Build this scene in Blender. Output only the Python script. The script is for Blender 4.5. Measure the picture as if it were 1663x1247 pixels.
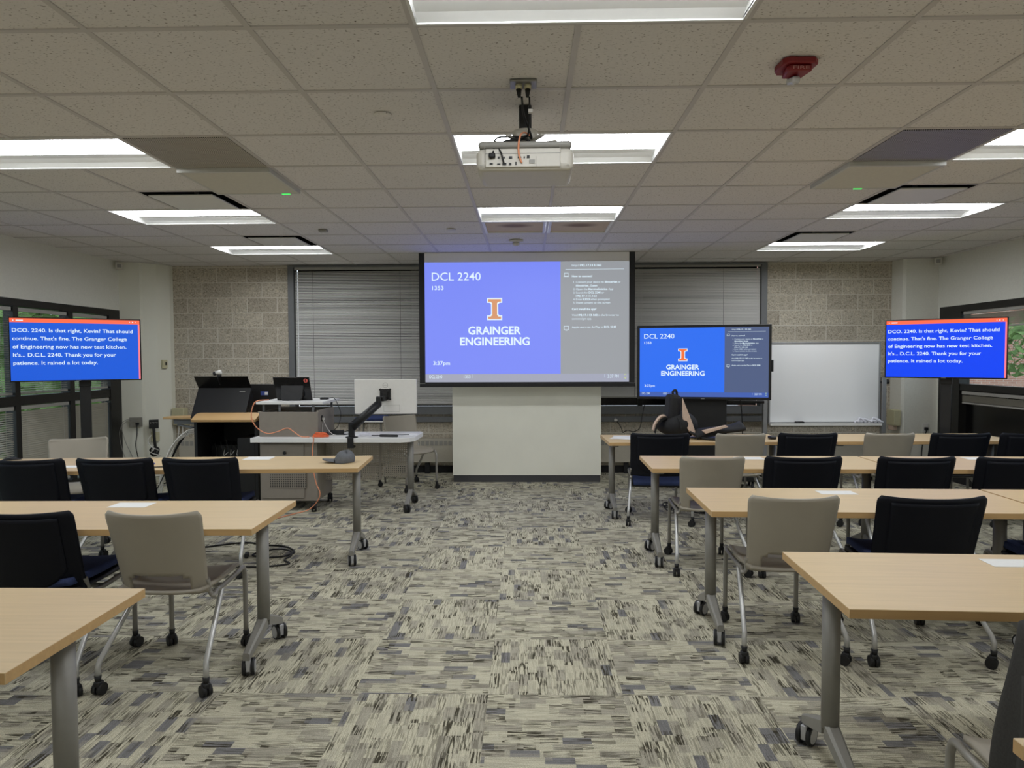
import bpy, bmesh, math, random
from mathutils import Vector, Matrix, Euler
random.seed(7)
for o in list(bpy.data.objects): bpy.data.objects.remove(o)
S = bpy.context.scene
COL = S.collection
PI = math.pi

# ------------------------------------------------------------------ camera
FPX, PITCH, YAW, ROLL = 1115.0, .0388, .0217, -.0038
def cam_axes():
    cp, sp, cy, sy = math.cos(PITCH), math.sin(PITCH), math.cos(YAW), math.sin(YAW)
    f = Vector((-sy*cp, cy*cp, -sp)); rt = Vector((cy, sy, 0)); dn = f.cross(rt)
    cr, sr = math.cos(ROLL), math.sin(ROLL)
    return cr*rt - sr*dn, sr*rt + cr*dn, f
rt, dn, fw = cam_axes()
cam = bpy.data.objects.new('camera', bpy.data.cameras.new('camera'))
COL.objects.link(cam)
cam.data.sensor_fit = 'HORIZONTAL'; cam.data.sensor_width = 36
cam.data.lens = 36*FPX/1663
cam.data.clip_start = .02; cam.data.clip_end = 300
M = Matrix((( rt.x, -dn.x, -fw.x, 0), (rt.y, -dn.y, -fw.y, 0), (rt.z, -dn.z, -fw.z, 1.525), (0, 0, 0, 1)))
cam.matrix_world = M
S.camera = cam

# ------------------------------------------------------------------ world / exposure
W = bpy.data.worlds.new('sky'); S.world = W; W.use_nodes = True
wb = W.node_tree.nodes['Background']
wb.inputs[0].default_value = (.80, .88, 1.0, 1); wb.inputs[1].default_value = 2.8
S.view_settings.view_transform = 'Standard'; S.view_settings.look = 'None'
S.view_settings.exposure = 0.0; S.view_settings.gamma = 1.0
S.view_settings.use_curve_mapping = False
S.cycles.max_bounces = 9; S.cycles.diffuse_bounces = 7; S.cycles.glossy_bounces = 3
S.cycles.transparent_max_bounces = 12
S.cycles.use_denoising = True
S.cycles.sample_clamp_indirect = 6
LAMP = 18.5            # radiance of the troffer lenses

# ------------------------------------------------------------------ materials
def lin(c):
    return tuple(((x/255)/12.92 if x <= 10 else (((x/255)+.055)/1.055)**2.4) for x in c)
class NT:
    def __init__(s, m): s.t = m.node_tree; s.n = s.t.nodes; s.l = s.t.links
    def node(s, typ, **kw):
        n = s.n.new(typ)
        for k, v in kw.items():
            if k.startswith('i_'):
                key = k[2:]; key = int(key) if key.isdigit() else key
                s.set(n, key, v)
            else: setattr(n, k, v)
        return n
    def set(s, n, key, v):
        if isinstance(v, bpy.types.NodeSocket): s.l.new(v, n.inputs[key])
        else:
            if isinstance(v, tuple) and len(v) == 3 and n.inputs[key].type == 'RGBA': v = v + (1,)
            n.inputs[key].default_value = v
    def math(s, op, a, b=0.0, c=0.0):
        n = s.n.new('ShaderNodeMath'); n.operation = op
        for i, v in enumerate((a, b, c)): s.set(n, i, v)
        return n.outputs[0]
    def mix(s, fac, a, b, blend='MIX'):
        n = s.n.new('ShaderNodeMix'); n.data_type = 'RGBA'; n.blend_type = blend
        s.set(n, 0, fac); s.set(n, 6, a); s.set(n, 7, b)
        return n.outputs[2]
    def ramp(s, fac, stops, interp='LINEAR'):
        n = s.n.new('ShaderNodeValToRGB'); cr = n.color_ramp; cr.interpolation = interp
        while len(cr.elements) > 1: cr.elements.remove(cr.elements[-1])
        for i, (p, c) in enumerate(stops):
            e = cr.elements[0] if i == 0 else cr.elements.new(p)
            e.position = p; e.color = tuple(c) + (1,)
        s.set(n, 0, fac); return n.outputs[0]
def mat(name, col, rough=.5, metal=0.0, emit=None, estr=1.0, spec=.5, var=0.0, vscale=40, bump=0.0):
    m = bpy.data.materials.new(name); m.use_nodes = True
    b = m.node_tree.nodes['Principled BSDF']; c = lin(col)
    b.inputs['Base Color'].default_value = c + (1,); b.inputs['Roughness'].default_value = rough
    b.inputs['Metallic'].default_value = metal; b.inputs['Specular IOR Level'].default_value = spec
    if emit:
        b.inputs['Emission Color'].default_value = lin(emit) + (1,); b.inputs['Emission Strength'].default_value = estr
    t = NT(m); tc = t.node('ShaderNodeTexCoord')
    if var or bump:
        nz = t.node('ShaderNodeTexNoise', i_Scale=vscale, i_Detail=3.0); t.l.new(tc.outputs['Object'], nz.inputs['Vector'])
        if var:
            lo = tuple(x*(1-var) for x in c); hi = tuple(min(1, x*(1+var)) for x in c)
            t.l.new(t.ramp(nz.outputs[0], [(.3, lo), (.7, hi)]), b.inputs['Base Color'])
        if bump:
            bp = t.node('ShaderNodeBump', i_Strength=bump, i_Distance=.002); t.l.new(nz.outputs[0], bp.inputs['Height'])
            t.l.new(bp.outputs[0], b.inputs['Normal'])
    return m

def wood_mat(name, col, axis='X'):
    m = mat(name, col, .42); t = NT(m); b = t.n['Principled BSDF']; c = lin(col)
    tc = t.node('ShaderNodeTexCoord'); mp = t.node('ShaderNodeMapping')
    mp.inputs['Scale'].default_value = (3, 60, 60)
    t.l.new(tc.outputs['Object'], mp.inputs['Vector'])
    nz = t.node('ShaderNodeTexNoise', i_Scale=1.0, i_Detail=4.0, i_Roughness=.6); t.l.new(mp.outputs[0], nz.inputs['Vector'])
    t.l.new(t.ramp(nz.outputs[0], [(.25, tuple(x*.9 for x in c)), (.75, tuple(min(1, x*1.06) for x in c))]), b.inputs['Base Color'])
    return m

def carpet_mat():
    m = mat('carpet', (150, 146, 130), .95, spec=.1); t = NT(m); b = t.n['Principled BSDF']
    tc = t.node('ShaderNodeTexCoord'); sx = t.node('ShaderNodeSeparateXYZ'); t.l.new(tc.outputs['Object'], sx.inputs[0])
    x, y = sx.outputs[0], sx.outputs[1]
    T = .61
    par = t.math('MODULO', t.math('ADD', t.math('ADD', t.math('FLOOR', t.math('DIVIDE', t.math('ADD', x, .18), T)), t.math('FLOOR', t.math('DIVIDE', y, T))), 100), 2)
    # every second carpet tile is turned a quarter
    a = t.math('ADD', t.math('MULTIPLY', x, t.math('SUBTRACT', 1, par)), t.math('MULTIPLY', y, par))
    c = t.math('ADD', t.math('MULTIPLY', y, t.math('SUBTRACT', 1, par)), t.math('MULTIPLY', x, par))
    def blocks(L, H, seed):
        row = t.math('FLOOR', t.math('DIVIDE', c, H))
        w1 = t.node('ShaderNodeTexWhiteNoise', noise_dimensions='1D'); t.set(w1, 'W', t.math('ADD', row, seed))
        cl = t.math('FLOOR', t.math('ADD', t.math('DIVIDE', a, L), t.math('MULTIPLY', w1.outputs[0], 9.0)))
        w2 = t.node('ShaderNodeTexWhiteNoise', noise_dimensions='2D')
        cm = t.node('ShaderNodeCombineXYZ'); t.set(cm, 0, cl); t.set(cm, 1, t.math('ADD', row, seed*3.1))
        t.l.new(cm.outputs[0], w2.inputs['Vector']); return w2.outputs[0]
    r1 = blocks(.115, .045, 1.3); r2 = blocks(.075, .045, 7.7); r3 = blocks(.15, .0225, 3.9)
    beige, mid, dark, blue = lin((197, 192, 170)), lin((170, 165, 149)), lin((62, 58, 46)), lin((127, 126, 126))
    base = t.ramp(r1, [(0, beige), (.40, mid), (.56, beige), (.80, blue), (.90, mid)], 'CONSTANT')
    # fine streaks along the pile direction, stronger in some blocks than in others
    def streak(fa, fc, k):
        cm = t.node('ShaderNodeCombineXYZ'); t.set(cm, 0, t.math('MULTIPLY', a, fa)); t.set(cm, 1, t.math('MULTIPLY', c, fc)); t.set(cm, 2, t.math('MULTIPLY', r1, k))
        n = t.node('ShaderNodeTexNoise', i_Scale=1.0, i_Detail=2.0); t.l.new(cm.outputs[0], n.inputs['Vector']); return n
    nz = streak(10.0, 150.0, 30.0)
    st = t.ramp(r2, [(0, (.22,)*3), (.30, (.48,)*3), (.54, (.74,)*3), (.80, (.97,)*3)], 'CONSTANT')
    thr = t.ramp(nz.outputs[0], [(.45, (0,)*3), (.56, (1,)*3)])
    col = t.mix(t.math('MULTIPLY', st, thr), base, dark)
    col = t.mix(t.ramp(r3, [(0, (0,)*3), (.80, (.35,)*3)], 'CONSTANT'), col, mid)
    g = t.node('ShaderNodeTexNoise', i_Scale=330.0, i_Detail=1.0); t.l.new(tc.outputs['Object'], g.inputs['Vector'])
    col = t.mix(.75, col, t.ramp(g.outputs[0], [(.32, (.45,)*3), (.68, (1.4,)*3)]), 'MULTIPLY')
    t.l.new(col, b.inputs['Base Color'])
    bp = t.node('ShaderNodeBump', i_Strength=.4, i_Distance=.003); t.l.new(nz.outputs[0], bp.inputs['Height']); t.l.new(bp.outputs[0], b.inputs['Normal'])
    return m

def ceiling_mat():
    m = mat('acoustic_tile', (176, 166, 156), .95, spec=.1); t = NT(m); b = t.n['Principled BSDF']
    tc = t.node('ShaderNodeTexCoord')
    mp = t.node('ShaderNodeMapping'); mp.inputs['Scale'].default_value = (75, 130, 100); t.l.new(tc.outputs['Object'], mp.inputs[0])
    n1 = t.node('ShaderNodeTexNoise', i_Scale=1.0, i_Detail=2.5); t.l.new(mp.outputs[0], n1.inputs['Vector'])
    pits = t.ramp(n1.outputs[0], [(.30, lin((128, 121, 114))), (.37, lin((221, 218, 217))), (.8, lin((228, 225, 223)))])
    t.l.new(pits, b.inputs['Base Color'])
    bp = t.node('ShaderNodeBump', i_Strength=.3, i_Distance=.003); t.l.new(n1.outputs[0], bp.inputs['Height']); t.l.new(bp.outputs[0], b.inputs['Normal'])
    return m

def block_mat(axis):
    """rough exposed aggregate concrete masonry, 40 x 20 cm, in running bond"""
    m = mat('concrete_block', (142, 132, 116), .95, spec=.15); t = NT(m); b = t.n['Principled BSDF']
    tc = t.node('ShaderNodeTexCoord'); sx = t.node('ShaderNodeSeparateXYZ'); t.l.new(tc.outputs['Object'], sx.inputs[0])
    cm = t.node('ShaderNodeCombineXYZ'); t.set(cm, 0, t.math('ADD', sx.outputs[0], .10)); t.set(cm, 1, t.math('ADD', sx.outputs[2], .075))
    br = t.node('ShaderNodeTexBrick', i_Scale=1.0); t.l.new(cm.outputs[0], br.inputs['Vector'])
    br.inputs['Brick Width'].default_value = .4; br.inputs['Row Height'].default_value = .2
    br.inputs['Mortar Size'].default_value = .006; br.inputs['Mortar Smooth'].default_value = .2
    br.inputs['Color1'].default_value = lin((198, 190, 174)) + (1,); br.inputs['Color2'].default_value = lin((178, 169, 154)) + (1,)
    br.inputs['Mortar'].default_value = lin((208, 203, 191)) + (1,)
    v = t.node('ShaderNodeTexNoise', i_Scale=70.0, i_Detail=3.0, i_Roughness=.7); t.l.new(tc.outputs['Object'], v.inputs['Vector'])
    sp = t.ramp(v.outputs[0], [(.34, (.45, .43, .40)), (.47, (.95,)*3), (.58, (1.0,)*3), (.68, (1.5, 1.48, 1.42))])
    col = t.mix(1.0, br.outputs[0], sp, 'MULTIPLY')
    t.l.new(t.mix(br.outputs[1], col, lin((208, 203, 191))), b.inputs['Base Color'])
    bp = t.node('ShaderNodeBump', i_Strength=.5, i_Distance=.006); t.l.new(v.outputs[0], bp.inputs['Height']); t.l.new(bp.outputs[0], b.inputs['Normal'])
    return m

def perforated_mat(name, col, pitch, rad, ax=(0, 2), see=False):
    m = mat(name, col, .5); t = NT(m); b = t.n['Principled BSDF']
    tc = t.node('ShaderNodeTexCoord'); sx = t.node('ShaderNodeSeparateXYZ'); t.l.new(tc.outputs['Object'], sx.inputs[0])
    d = []
    for k in ax:
        f = t.math('SUBTRACT', t.math('FRACT', t.math('ADD', t.math('DIVIDE', sx.outputs[k], pitch), 100)), .5)
        d.append(t.math('MULTIPLY', f, f))
    hole = t.math('LESS_THAN', t.math('SQRT', t.math('ADD', *d)), rad)
    if see:
        out = t.n['Material Output']; tr = t.node('ShaderNodeBsdfTransparent'); mx = t.node('ShaderNodeMixShader')
        t.l.new(hole, mx.inputs[0]); t.l.new(b.outputs[0], mx.inputs[1]); t.l.new(tr.outputs[0], mx.inputs[2]); t.l.new(mx.outputs[0], out.inputs[0])
    else:
        t.l.new(t.mix(hole, lin(col), (.004, .004, .004)), b.inputs['Base Color'])
    return m

def glass_mat():
    m = bpy.data.materials.new('window_glass'); m.use_nodes = True; t = NT(m); b = t.n['Principled BSDF']; out = t.n['Material Output']
    tr = t.node('ShaderNodeBsdfTransparent'); tr.inputs[0].default_value = (.72, .76, .76, 1)
    gl = t.node('ShaderNodeBsdfGlossy'); gl.inputs['Roughness'].default_value = .03
    mx = t.node('ShaderNodeMixShader'); mx.inputs[0].default_value = .06
    t.l.new(tr.outputs[0], mx.inputs[1]); t.l.new(gl.outputs[0], mx.inputs[2]); t.l.new(mx.outputs[0], out.inputs[0])
    return m

def emis(name, col, s=1.0, base=(5, 5, 5)):
    return mat(name, base, .35, emit=col, estr=s, spec=.3)

MT = dict(
    carpet=carpet_mat(), tile=ceiling_mat(), block=block_mat(0), glass=glass_mat(),
    grid=mat('ceiling_grid_steel', (198, 194, 191), .55),
    wall=mat('painted_plaster', (222, 221, 212), .9, spec=.2, var=.03, vscale=60, bump=.15),
    white_wall=mat('cream_board', (243, 242, 229), .6, var=.02, vscale=3),
    column=mat('column_paint', (228, 227, 214), .7, spec=.3),
    base=mat('dark_base', (66, 66, 68), .6, var=.05), base_black=mat('black_base', (22, 22, 24), .7, var=.05),
    frame=mat('dark_bronze_frame', (26, 25, 24), .45, var=.05), grey_frame=mat('grey_window_frame', (104, 106, 108), .5, var=.04),
    blind=mat('blind_slat', (212, 210, 206), .42, var=.03, vscale=2), dark_blind=mat('grey_blind_slat', (158, 153, 139), .5, var=.04, vscale=2),
    rail=mat('blind_rail', (168, 166, 160), .45, var=.03),
    wood=wood_mat('maple_laminate', (206, 180, 137)), edge=wood_mat('maple_edge', (196, 160, 110)),
    leg=mat('table_leg_silver', (134, 132, 126), .45, .15, var=.03), castgrey=mat('caster_grey', (178, 178, 180), .4, .2, var=.03),
    rubber=mat('black_rubber', (20, 20, 21), .6, var=.05), chrome=mat('silver_tube', (188, 188, 186), .35, .55, var=.02),
    shell=mat('taupe_plastic', (156, 149, 135), .5, var=.02, vscale=8, bump=.06), shelltube=mat('taupe_tube', (148, 145, 138), .42, .2, var=.02),
    navy=mat('navy_shell', (7, 10, 21), .6, spec=.25, var=.08, vscale=90, bump=.1), bluefab=mat('blue_fabric', (58, 68, 104), .9, spec=.1, var=.15, vscale=200, bump=.25),
    blackpl=mat('black_plastic', (17, 17, 18), .5, var=.08), blackgl=mat('black_gloss', (12, 12, 14), .22, var=.05),
    graphite=mat('graphite_panel', (134, 127, 117), .5, var=.03, vscale=25), whitelam=mat('white_laminate', (226, 226, 224), .4, var=.015),
    perf=perforated_mat('perforated_steel', (150, 143, 130), .022, .26, see=True), perfdark=perforated_mat('vented_door', (132, 125, 115), .022, .28),
    grille=perforated_mat('perforated_grille', (186, 180, 168), .012, .32, (0, 1)),
    grille2=perforated_mat('perforated_dark_grille', (160, 158, 166), .012, .34, (0, 1)),
    mic=mat('mic_fabric', (206, 203, 192), .8, var=.03), micframe=mat('white_panel_frame', (196, 196, 192), .45, var=.02),
    offwhite=mat('offwhite_plastic', (206, 202, 192), .45, var=.02), greyband=mat('grey_plastic', (150, 148, 142), .5, var=.02),
    troffer=mat('troffer_white', (225, 225, 222), .45, var=.01),
    lens=emis('lamp_lens', (247, 251, 255), LAMP, (230, 230, 230)),
    silver=mat('silver_plastic', (224, 222, 217), .38, 0.0, var=.015), steel=mat('brushed_steel', (150, 148, 142), .35, .6, var=.04),
    orange=mat('orange_cable_jacket', (232, 112, 66), .5, var=.05), peach=mat('peach_cable', (228, 150, 112), .5, var=.05),
    white=mat('white_plastic', (220, 218, 212), .5, var=.02), cream=mat('cream_plastic', (196, 190, 156), .55, var=.03),
    paper=mat('paper', (226, 226, 224), .8, var=.02), cloth=mat('white_cloth', (206, 206, 214), .9, var=.05, bump=.2),
    cap=mat('grey_cap', (104, 106, 110), .95, spec=.1, var=.12, vscale=120, bump=.3), bag=mat('black_nylon', (24, 24, 26), .75, var=.15, vscale=120, bump=.25),
    tan=mat('tan_fabric', (206, 182, 164), .9, spec=.1, var=.08, vscale=70, bump=.2), greybag=mat('dark_grey_canvas', (60, 59, 56), .9, spec=.15, var=.12, vscale=160, bump=.3),
    red=mat('alarm_red', (128, 24, 30), .45, var=.05), clear=mat('strobe_lens', (196, 196, 196), .15, var=.05), fireletter=mat('alarm_lettering', (190, 130, 126), .6, var=.02),
    wbsurf=mat('whiteboard_enamel', (236, 237, 238), .25, var=.01, vscale=2), alu=mat('aluminium', (150, 150, 150), .4, .5, var=.03),
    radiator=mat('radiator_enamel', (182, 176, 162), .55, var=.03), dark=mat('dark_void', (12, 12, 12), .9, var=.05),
    stain=None, led=emis('green_led', (70, 255, 110), 1.2), navybag=mat('navy_bag', (24, 31, 50), .9, var=.1, bump=.2),
    pen=mat('blue_pen', (70, 78, 160), .45, var=.05), sticker=mat('red_sticker', (214, 96, 84), .6, var=.02), bluesticker=mat('blue_sticker', (60, 78, 150), .6, var=.02),
    screenwhite=mat('screen_fabric', (238, 237, 237), .9, spec=.1, var=.01),
    pblue=emis('projected_blue', (128, 144, 255), .92, (60, 60, 60)), pgrey=emis('projected_grey', (158, 162, 168), .85, (90, 90, 90)),
    pbar=emis('projected_bar', (166, 170, 190), .86, (90, 90, 90)), ptext=emis('projected_text', (226, 244, 255), 1.0, (60, 60, 60)),
    porange=emis('projected_orange', (226, 160, 116), .9, (50, 50, 50)), pgreen=emis('projected_lime', (220, 236, 120), .9, (50, 50, 50)),
    dblue=emis('display_blue', (48, 112, 242), 1.0), dgrey=emis('display_slate', (82, 96, 132), 1.0), dbar=emis('display_bar', (70, 98, 176), 1.0),
    dtext=emis('display_text', (228, 246, 255), 1.0), dorange=emis('display_orange', (248, 116, 60), 1.0), dgreen=emis('display_lime', (200, 240, 150), 1.0),
    cblue=emis('caption_blue', (28, 92, 218), 1.0), cblue2=emis('caption_deep_blue', (14, 70, 246), 1.0), cred=emis('caption_header', (255, 112, 78), 1.0), cpink=emis('caption_edge', (255, 130, 140), 1.0),
    ctext=emis('caption_text', (226, 244, 255), 1.0), purple=emis('purple_led', (110, 90, 255), .9),
    leaf=mat('foliage', (120, 150, 86), .8, var=.3, vscale=4), trunk=mat('bark', (96, 84, 72), .9, var=.2), ground=mat('lawn', (110, 126, 84), .95, var=.2, vscale=2),
)
def stain_mat():
    m = mat('soiled_return_grille', (150, 138, 120), .8); t = NT(m); b = t.n['Principled BSDF']
    tc = t.node('ShaderNodeTexCoord'); mp = t.node('ShaderNodeMapping'); mp.inputs['Scale'].default_value = (5.2, 8.5, 8); mp.inputs['Location'].default_value = (0, .35, 0)
    t.l.new(tc.outputs['Object'], mp.inputs[0]); g = t.node('ShaderNodeTexGradient', gradient_type='SPHERICAL'); t.l.new(mp.outputs[0], g.inputs[0])
    t.l.new(t.ramp(g.outputs[0], [(0, lin((206, 188, 164))), (.6, lin((140, 116, 98)))]), b.inputs['Base Color'])
    return m
MT['stain'] = stain_mat()
def brick_mat():
    m = mat('red_brick', (176, 128, 112), .9); t = NT(m); b = t.n['Principled BSDF']
    tc = t.node('ShaderNodeTexCoord'); sx = t.node('ShaderNodeSeparateXYZ'); t.l.new(tc.outputs['Object'], sx.inputs[0])
    cm = t.node('ShaderNodeCombineXYZ'); t.set(cm, 0, t.math('ADD', sx.outputs[0], sx.outputs[1])); t.set(cm, 1, sx.outputs[2])
    br = t.node('ShaderNodeTexBrick', i_Scale=1.0); t.l.new(cm.outputs[0], br.inputs['Vector'])
    br.inputs['Brick Width'].default_value = .22; br.inputs['Row Height'].default_value = .075; br.inputs['Mortar Size'].default_value = .008
    br.inputs['Color1'].default_value = lin((196, 142, 124)) + (1,); br.inputs['Color2'].default_value = lin((180, 126, 110)) + (1,); br.inputs['Mortar'].default_value = lin((200, 180, 168)) + (1,)
    t.l.new(br.outputs[0], b.inputs['Base Color']); return m
MT['brick'] = brick_mat()

# ------------------------------------------------------------------ mesh helpers
def catmull(pts, n=6):
    pts = [Vector(p) for p in pts]
    if len(pts) < 3: return pts
    P = [pts[0]*2 - pts[1]] + pts + [pts[-1]*2 - pts[-2]]
    out = []
    for i in range(1, len(P)-2):
        a, b, c, d = P[i-1:i+3]
        for k in range(n):
            t = k/n
            out.append(.5*((2*b) + (c-a)*t + (2*a-5*b+4*c-d)*t*t + (3*b-a-3*c+d)*t**3))
    out.append(pts[-1]); return out
class MB:
    def __init__(s): s.bm = bmesh.new(); s.mi = 0; s.sm = False
    def _f(s, vs):
        try: f = s.bm.faces.new(vs)
        except ValueError: return None
        f.material_index = s.mi; f.smooth = s.sm; return f
    def obox(s, c, size, R=None, bev=0.0, seg=2):
        mtx = Matrix.Translation(Vector(c)) @ (R.to_4x4() if R else Matrix.Identity(4))
        sx, sy, sz = [x/2 for x in size]
        vs = [s.bm.verts.new(mtx @ Vector((a*sx, b*sy, d*sz))) for a in (-1, 1) for b in (-1, 1) for d in (-1, 1)]
        fs = [s._f([vs[i] for i in q]) for q in ((0, 1, 3, 2), (4, 6, 7, 5), (0, 4, 5, 1), (2, 3, 7, 6), (0, 2, 6, 4), (1, 5, 7, 3))]
        if bev:
            es = list({e for f in fs for e in f.edges})
            r = bmesh.ops.bevel(s.bm, geom=es, offset=bev, segments=seg, affect='EDGES', profile=.5)
            for f in r['faces']: f.material_index = s.mi; f.smooth = True
        return s
    def box(s, x0, x1, y0, y1, z0, z1, bev=0.0, seg=2):
        return s.obox(((x0+x1)/2, (y0+y1)/2, (z0+z1)/2), (abs(x1-x0), abs(y1-y0), abs(z1-z0)), None, bev, seg)
    def tube(s, pts, r, n=10, smooth=0, r2=None, cap=True):
        pts = catmull(pts, smooth) if smooth else [Vector(p) for p in pts]
        N = len(pts); rings = []; up = None
        for i, p in enumerate(pts):
            tg = (pts[min(i+1, N-1)] - pts[max(i-1, 0)])
            if tg.length < 1e-9: tg = Vector((0, 0, 1))
            tg.normalize()
            if up is None: up = Vector((0, 0, 1)) if abs(tg.z) < .9 else Vector((1, 0, 0))
            a = tg.cross(up)
            if a.length < 1e-6: a = tg.cross(Vector((0, 1, .1)))
            a.normalize(); b = a.cross(tg); b.normalize(); up = b
            rr = r if r2 is None else r + (r2-r)*i/max(1, N-1)
            rings.append([s.bm.verts.new(p + a*rr*math.cos(2*PI*k/n) + b*rr*math.sin(2*PI*k/n)) for k in range(n)])
        sm = s.sm; s.sm = True
        for i in range(N-1):
            for k in range(n): s._f((rings[i][k], rings[i][(k+1) % n], rings[i+1][(k+1) % n], rings[i+1][k]))
        s.sm = False
        if cap: s._f(rings[0][::-1]); s._f(rings[-1])
        s.sm = sm; return s
    def cyl(s, p0, p1, r, n=20, r2=None): return s.tube([p0, p1], r, n, 0, r2)
    def lathe(s, prof, c=(0, 0, 0), n=24, R=None):
        mtx = Matrix.Translation(Vector(c)) @ (R.to_4x4() if R else Matrix.Identity(4))
        rings = [[s.bm.verts.new(mtx @ Vector((r*math.cos(2*PI*k/n), r*math.sin(2*PI*k/n), z))) for k in range(n)] for r, z in prof]
        sm = s.sm; s.sm = True
        for i in range(len(prof)-1):
            for k in range(n): s._f((rings[i][k], rings[i][(k+1) % n], rings[i+1][(k+1) % n], rings[i+1][k]))
        s.sm = False; s._f(rings[0][::-1]); s._f(rings[-1]); s.sm = sm; return s
    def prism(s, poly, depth, fr, bev=0.0):
        """poly: 2D outline; fr maps (a, b, d) to 3D; extruded from d=0 to d=depth"""
        A = [s.bm.verts.new(fr(a, b, 0)) for a, b in poly]; B = [s.bm.verts.new(fr(a, b, depth)) for a, b in poly]
        n = len(poly); fs = [s._f(A[::-1]), s._f(B)]
        for i in range(n): fs.append(s._f((A[i], A[(i+1) % n], B[(i+1) % n], B[i])))
        if bev:
            es = list(set(list(fs[0].edges) + list(fs[1].edges)))
            r = bmesh.ops.bevel(s.bm, geom=es, offset=bev, segments=2, affect='EDGES', profile=.5)
            for f in r['faces']: f.material_index = s.mi; f.smooth = True
        return s
    def quad(s, *p): s._f([s.bm.verts.new(Vector(q)) for q in p]); return s
    def grid(s, fn, nu, nv, thick=0.0, keep=None):
        vs = [[s.bm.verts.new(Vector(fn(i/nu, j/nv))) for i in range(nu+1)] for j in range(nv+1)]
        sm = s.sm; s.sm = True; fs = []
        for j in range(nv):
            for i in range(nu):
                if keep and not keep((i+.5)/nu, (j+.5)/nv): continue
                fs.append(s._f((vs[j][i], vs[j][i+1], vs[j+1][i+1], vs[j+1][i])))
        loose = [v for r in vs for v in r if not v.link_faces]
        bmesh.ops.delete(s.bm, geom=loose, context='VERTS')
        if thick:
            r = bmesh.ops.solidify(s.bm, geom=fs, thickness=thick)
            for f in r['geom']:
                if isinstance(f, bmesh.types.BMFace): f.material_index = s.mi; f.smooth = True
        s.sm = sm; return s
    def add_mesh(s, me, mtx):
        n0 = len(s.bm.verts); s.bm.verts.ensure_lookup_table()
        vs = [s.bm.verts.new(mtx @ v.co) for v in me.vertices]
        for p in me.polygons: s._f([vs[i] for i in p.vertices])
        return s
    def build(s, name, m, parent=None, loc=None, rz=0.0, angle=None):
        me = bpy.data.meshes.new(name)
        bmesh.ops.recalc_face_normals(s.bm, faces=s.bm.faces)
        s.bm.to_mesh(me); s.bm.free()
        for x in (m if isinstance(m, (list, tuple)) else [m]): me.materials.append(MT[x] if isinstance(x, str) else x)
        o = bpy.data.objects.new(name, me); COL.objects.link(o)
        if parent: o.parent = parent
        if loc: o.location = loc
        o.rotation_euler.z = rz
        return o
def empty(name, loc=(0, 0, 0), rz=0.0):
    o = bpy.data.objects.new(name, None); COL.objects.link(o); o.location = loc; o.rotation_euler.z = rz; o.empty_display_size = .1; return o
def tag(o, label=None, cat=None, group=None, kind=None):
    if label: o['label'] = label
    if cat: o['category'] = cat
    if group: o['group'] = group
    if kind: o['kind'] = kind
    return o
def thing(name, label, cat, loc=(0, 0, 0), rz=0.0, group=None): return tag(empty(name, loc, rz), label, cat, group)
KIDS = {}
def copy_tree(o, parent=None):
    c = o.copy(); COL.objects.link(c)
    if parent: c.parent = parent
    for ch in [x for x in ALLKIDS.get(o.name, [])]: copy_tree(ch, c)
    return c
ALLKIDS = {}
def index_kids(o):
    for x in bpy.data.objects:
        if x.parent: 
            l = ALLKIDS.setdefault(x.parent.name, [])
            if x not in l: l.append(x)
def Rx(a): return Matrix.Rotation(a, 3, 'X')
def Ry(a): return Matrix.Rotation(a, 3, 'Y')
def Rz(a): return Matrix.Rotation(a, 3, 'Z')

# text: flat letter shapes from the built-in font
_tc = {}
def letters(body, bold):
    k = (body, bold)
    if k in _tc: return _tc[k]
    cu = bpy.data.curves.new('lettering', 'FONT'); cu.body = body; cu.offset = bold; cu.resolution_u = 3; cu.size = 1.0
    ob = bpy.data.objects.new('lettering', cu); COL.objects.link(ob)
    dg = bpy.context.evaluated_depsgraph_get(); me = bpy.data.meshes.new_from_object(ob.evaluated_get(dg))
    bpy.data.objects.remove(ob); bpy.data.curves.remove(cu)
    xs = [v.co.x for v in me.vertices]
    _tc[k] = (me, min(xs), max(xs)); return _tc[k]
CAP = .729   # cap height of the built-in font at size 1
def put_text(mb, fr, body, u0, u1, base, cap, bold=0.0):
    """fr(u, v) -> 3D; text fills u0..u1 with its baseline at v=base (v grows downwards) and this cap height"""
    me, a, b = letters(body, bold)
    o = fr(0, 0); X = fr(1, 0) - o; Y = o - fr(0, 1)
    sx = (u1-u0)/(b-a); sy = cap/CAP
    mt = Matrix.Identity(4); st = fr(u0, base) - X*sx*a
    for r in range(3): mt[r][0] = X[r]*sx; mt[r][1] = Y[r]*sy; mt[r][2] = 0; mt[r][3] = st[r]
    mb.add_mesh(me, mt)

# ------------------------------------------------------------------ the room
H = 2.745; XL, XR, YB, YF = -5.14, 5.16, -7.2, 9.05
GX, GY, T = .1933, 2.566, .6096
gx = lambda i: GX + i*T
gy = lambda j: GY + j*T
def struct(name, mb, m, parent=None):
    o = mb.build(name, m, parent)
    if not parent: o['kind'] = 'structure'
    return o
b = MB(); b.box(XL-.3, XR+.3, YB-.1, YF+.1, -.12, 0); struct('floor', b, 'carpet')

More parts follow.
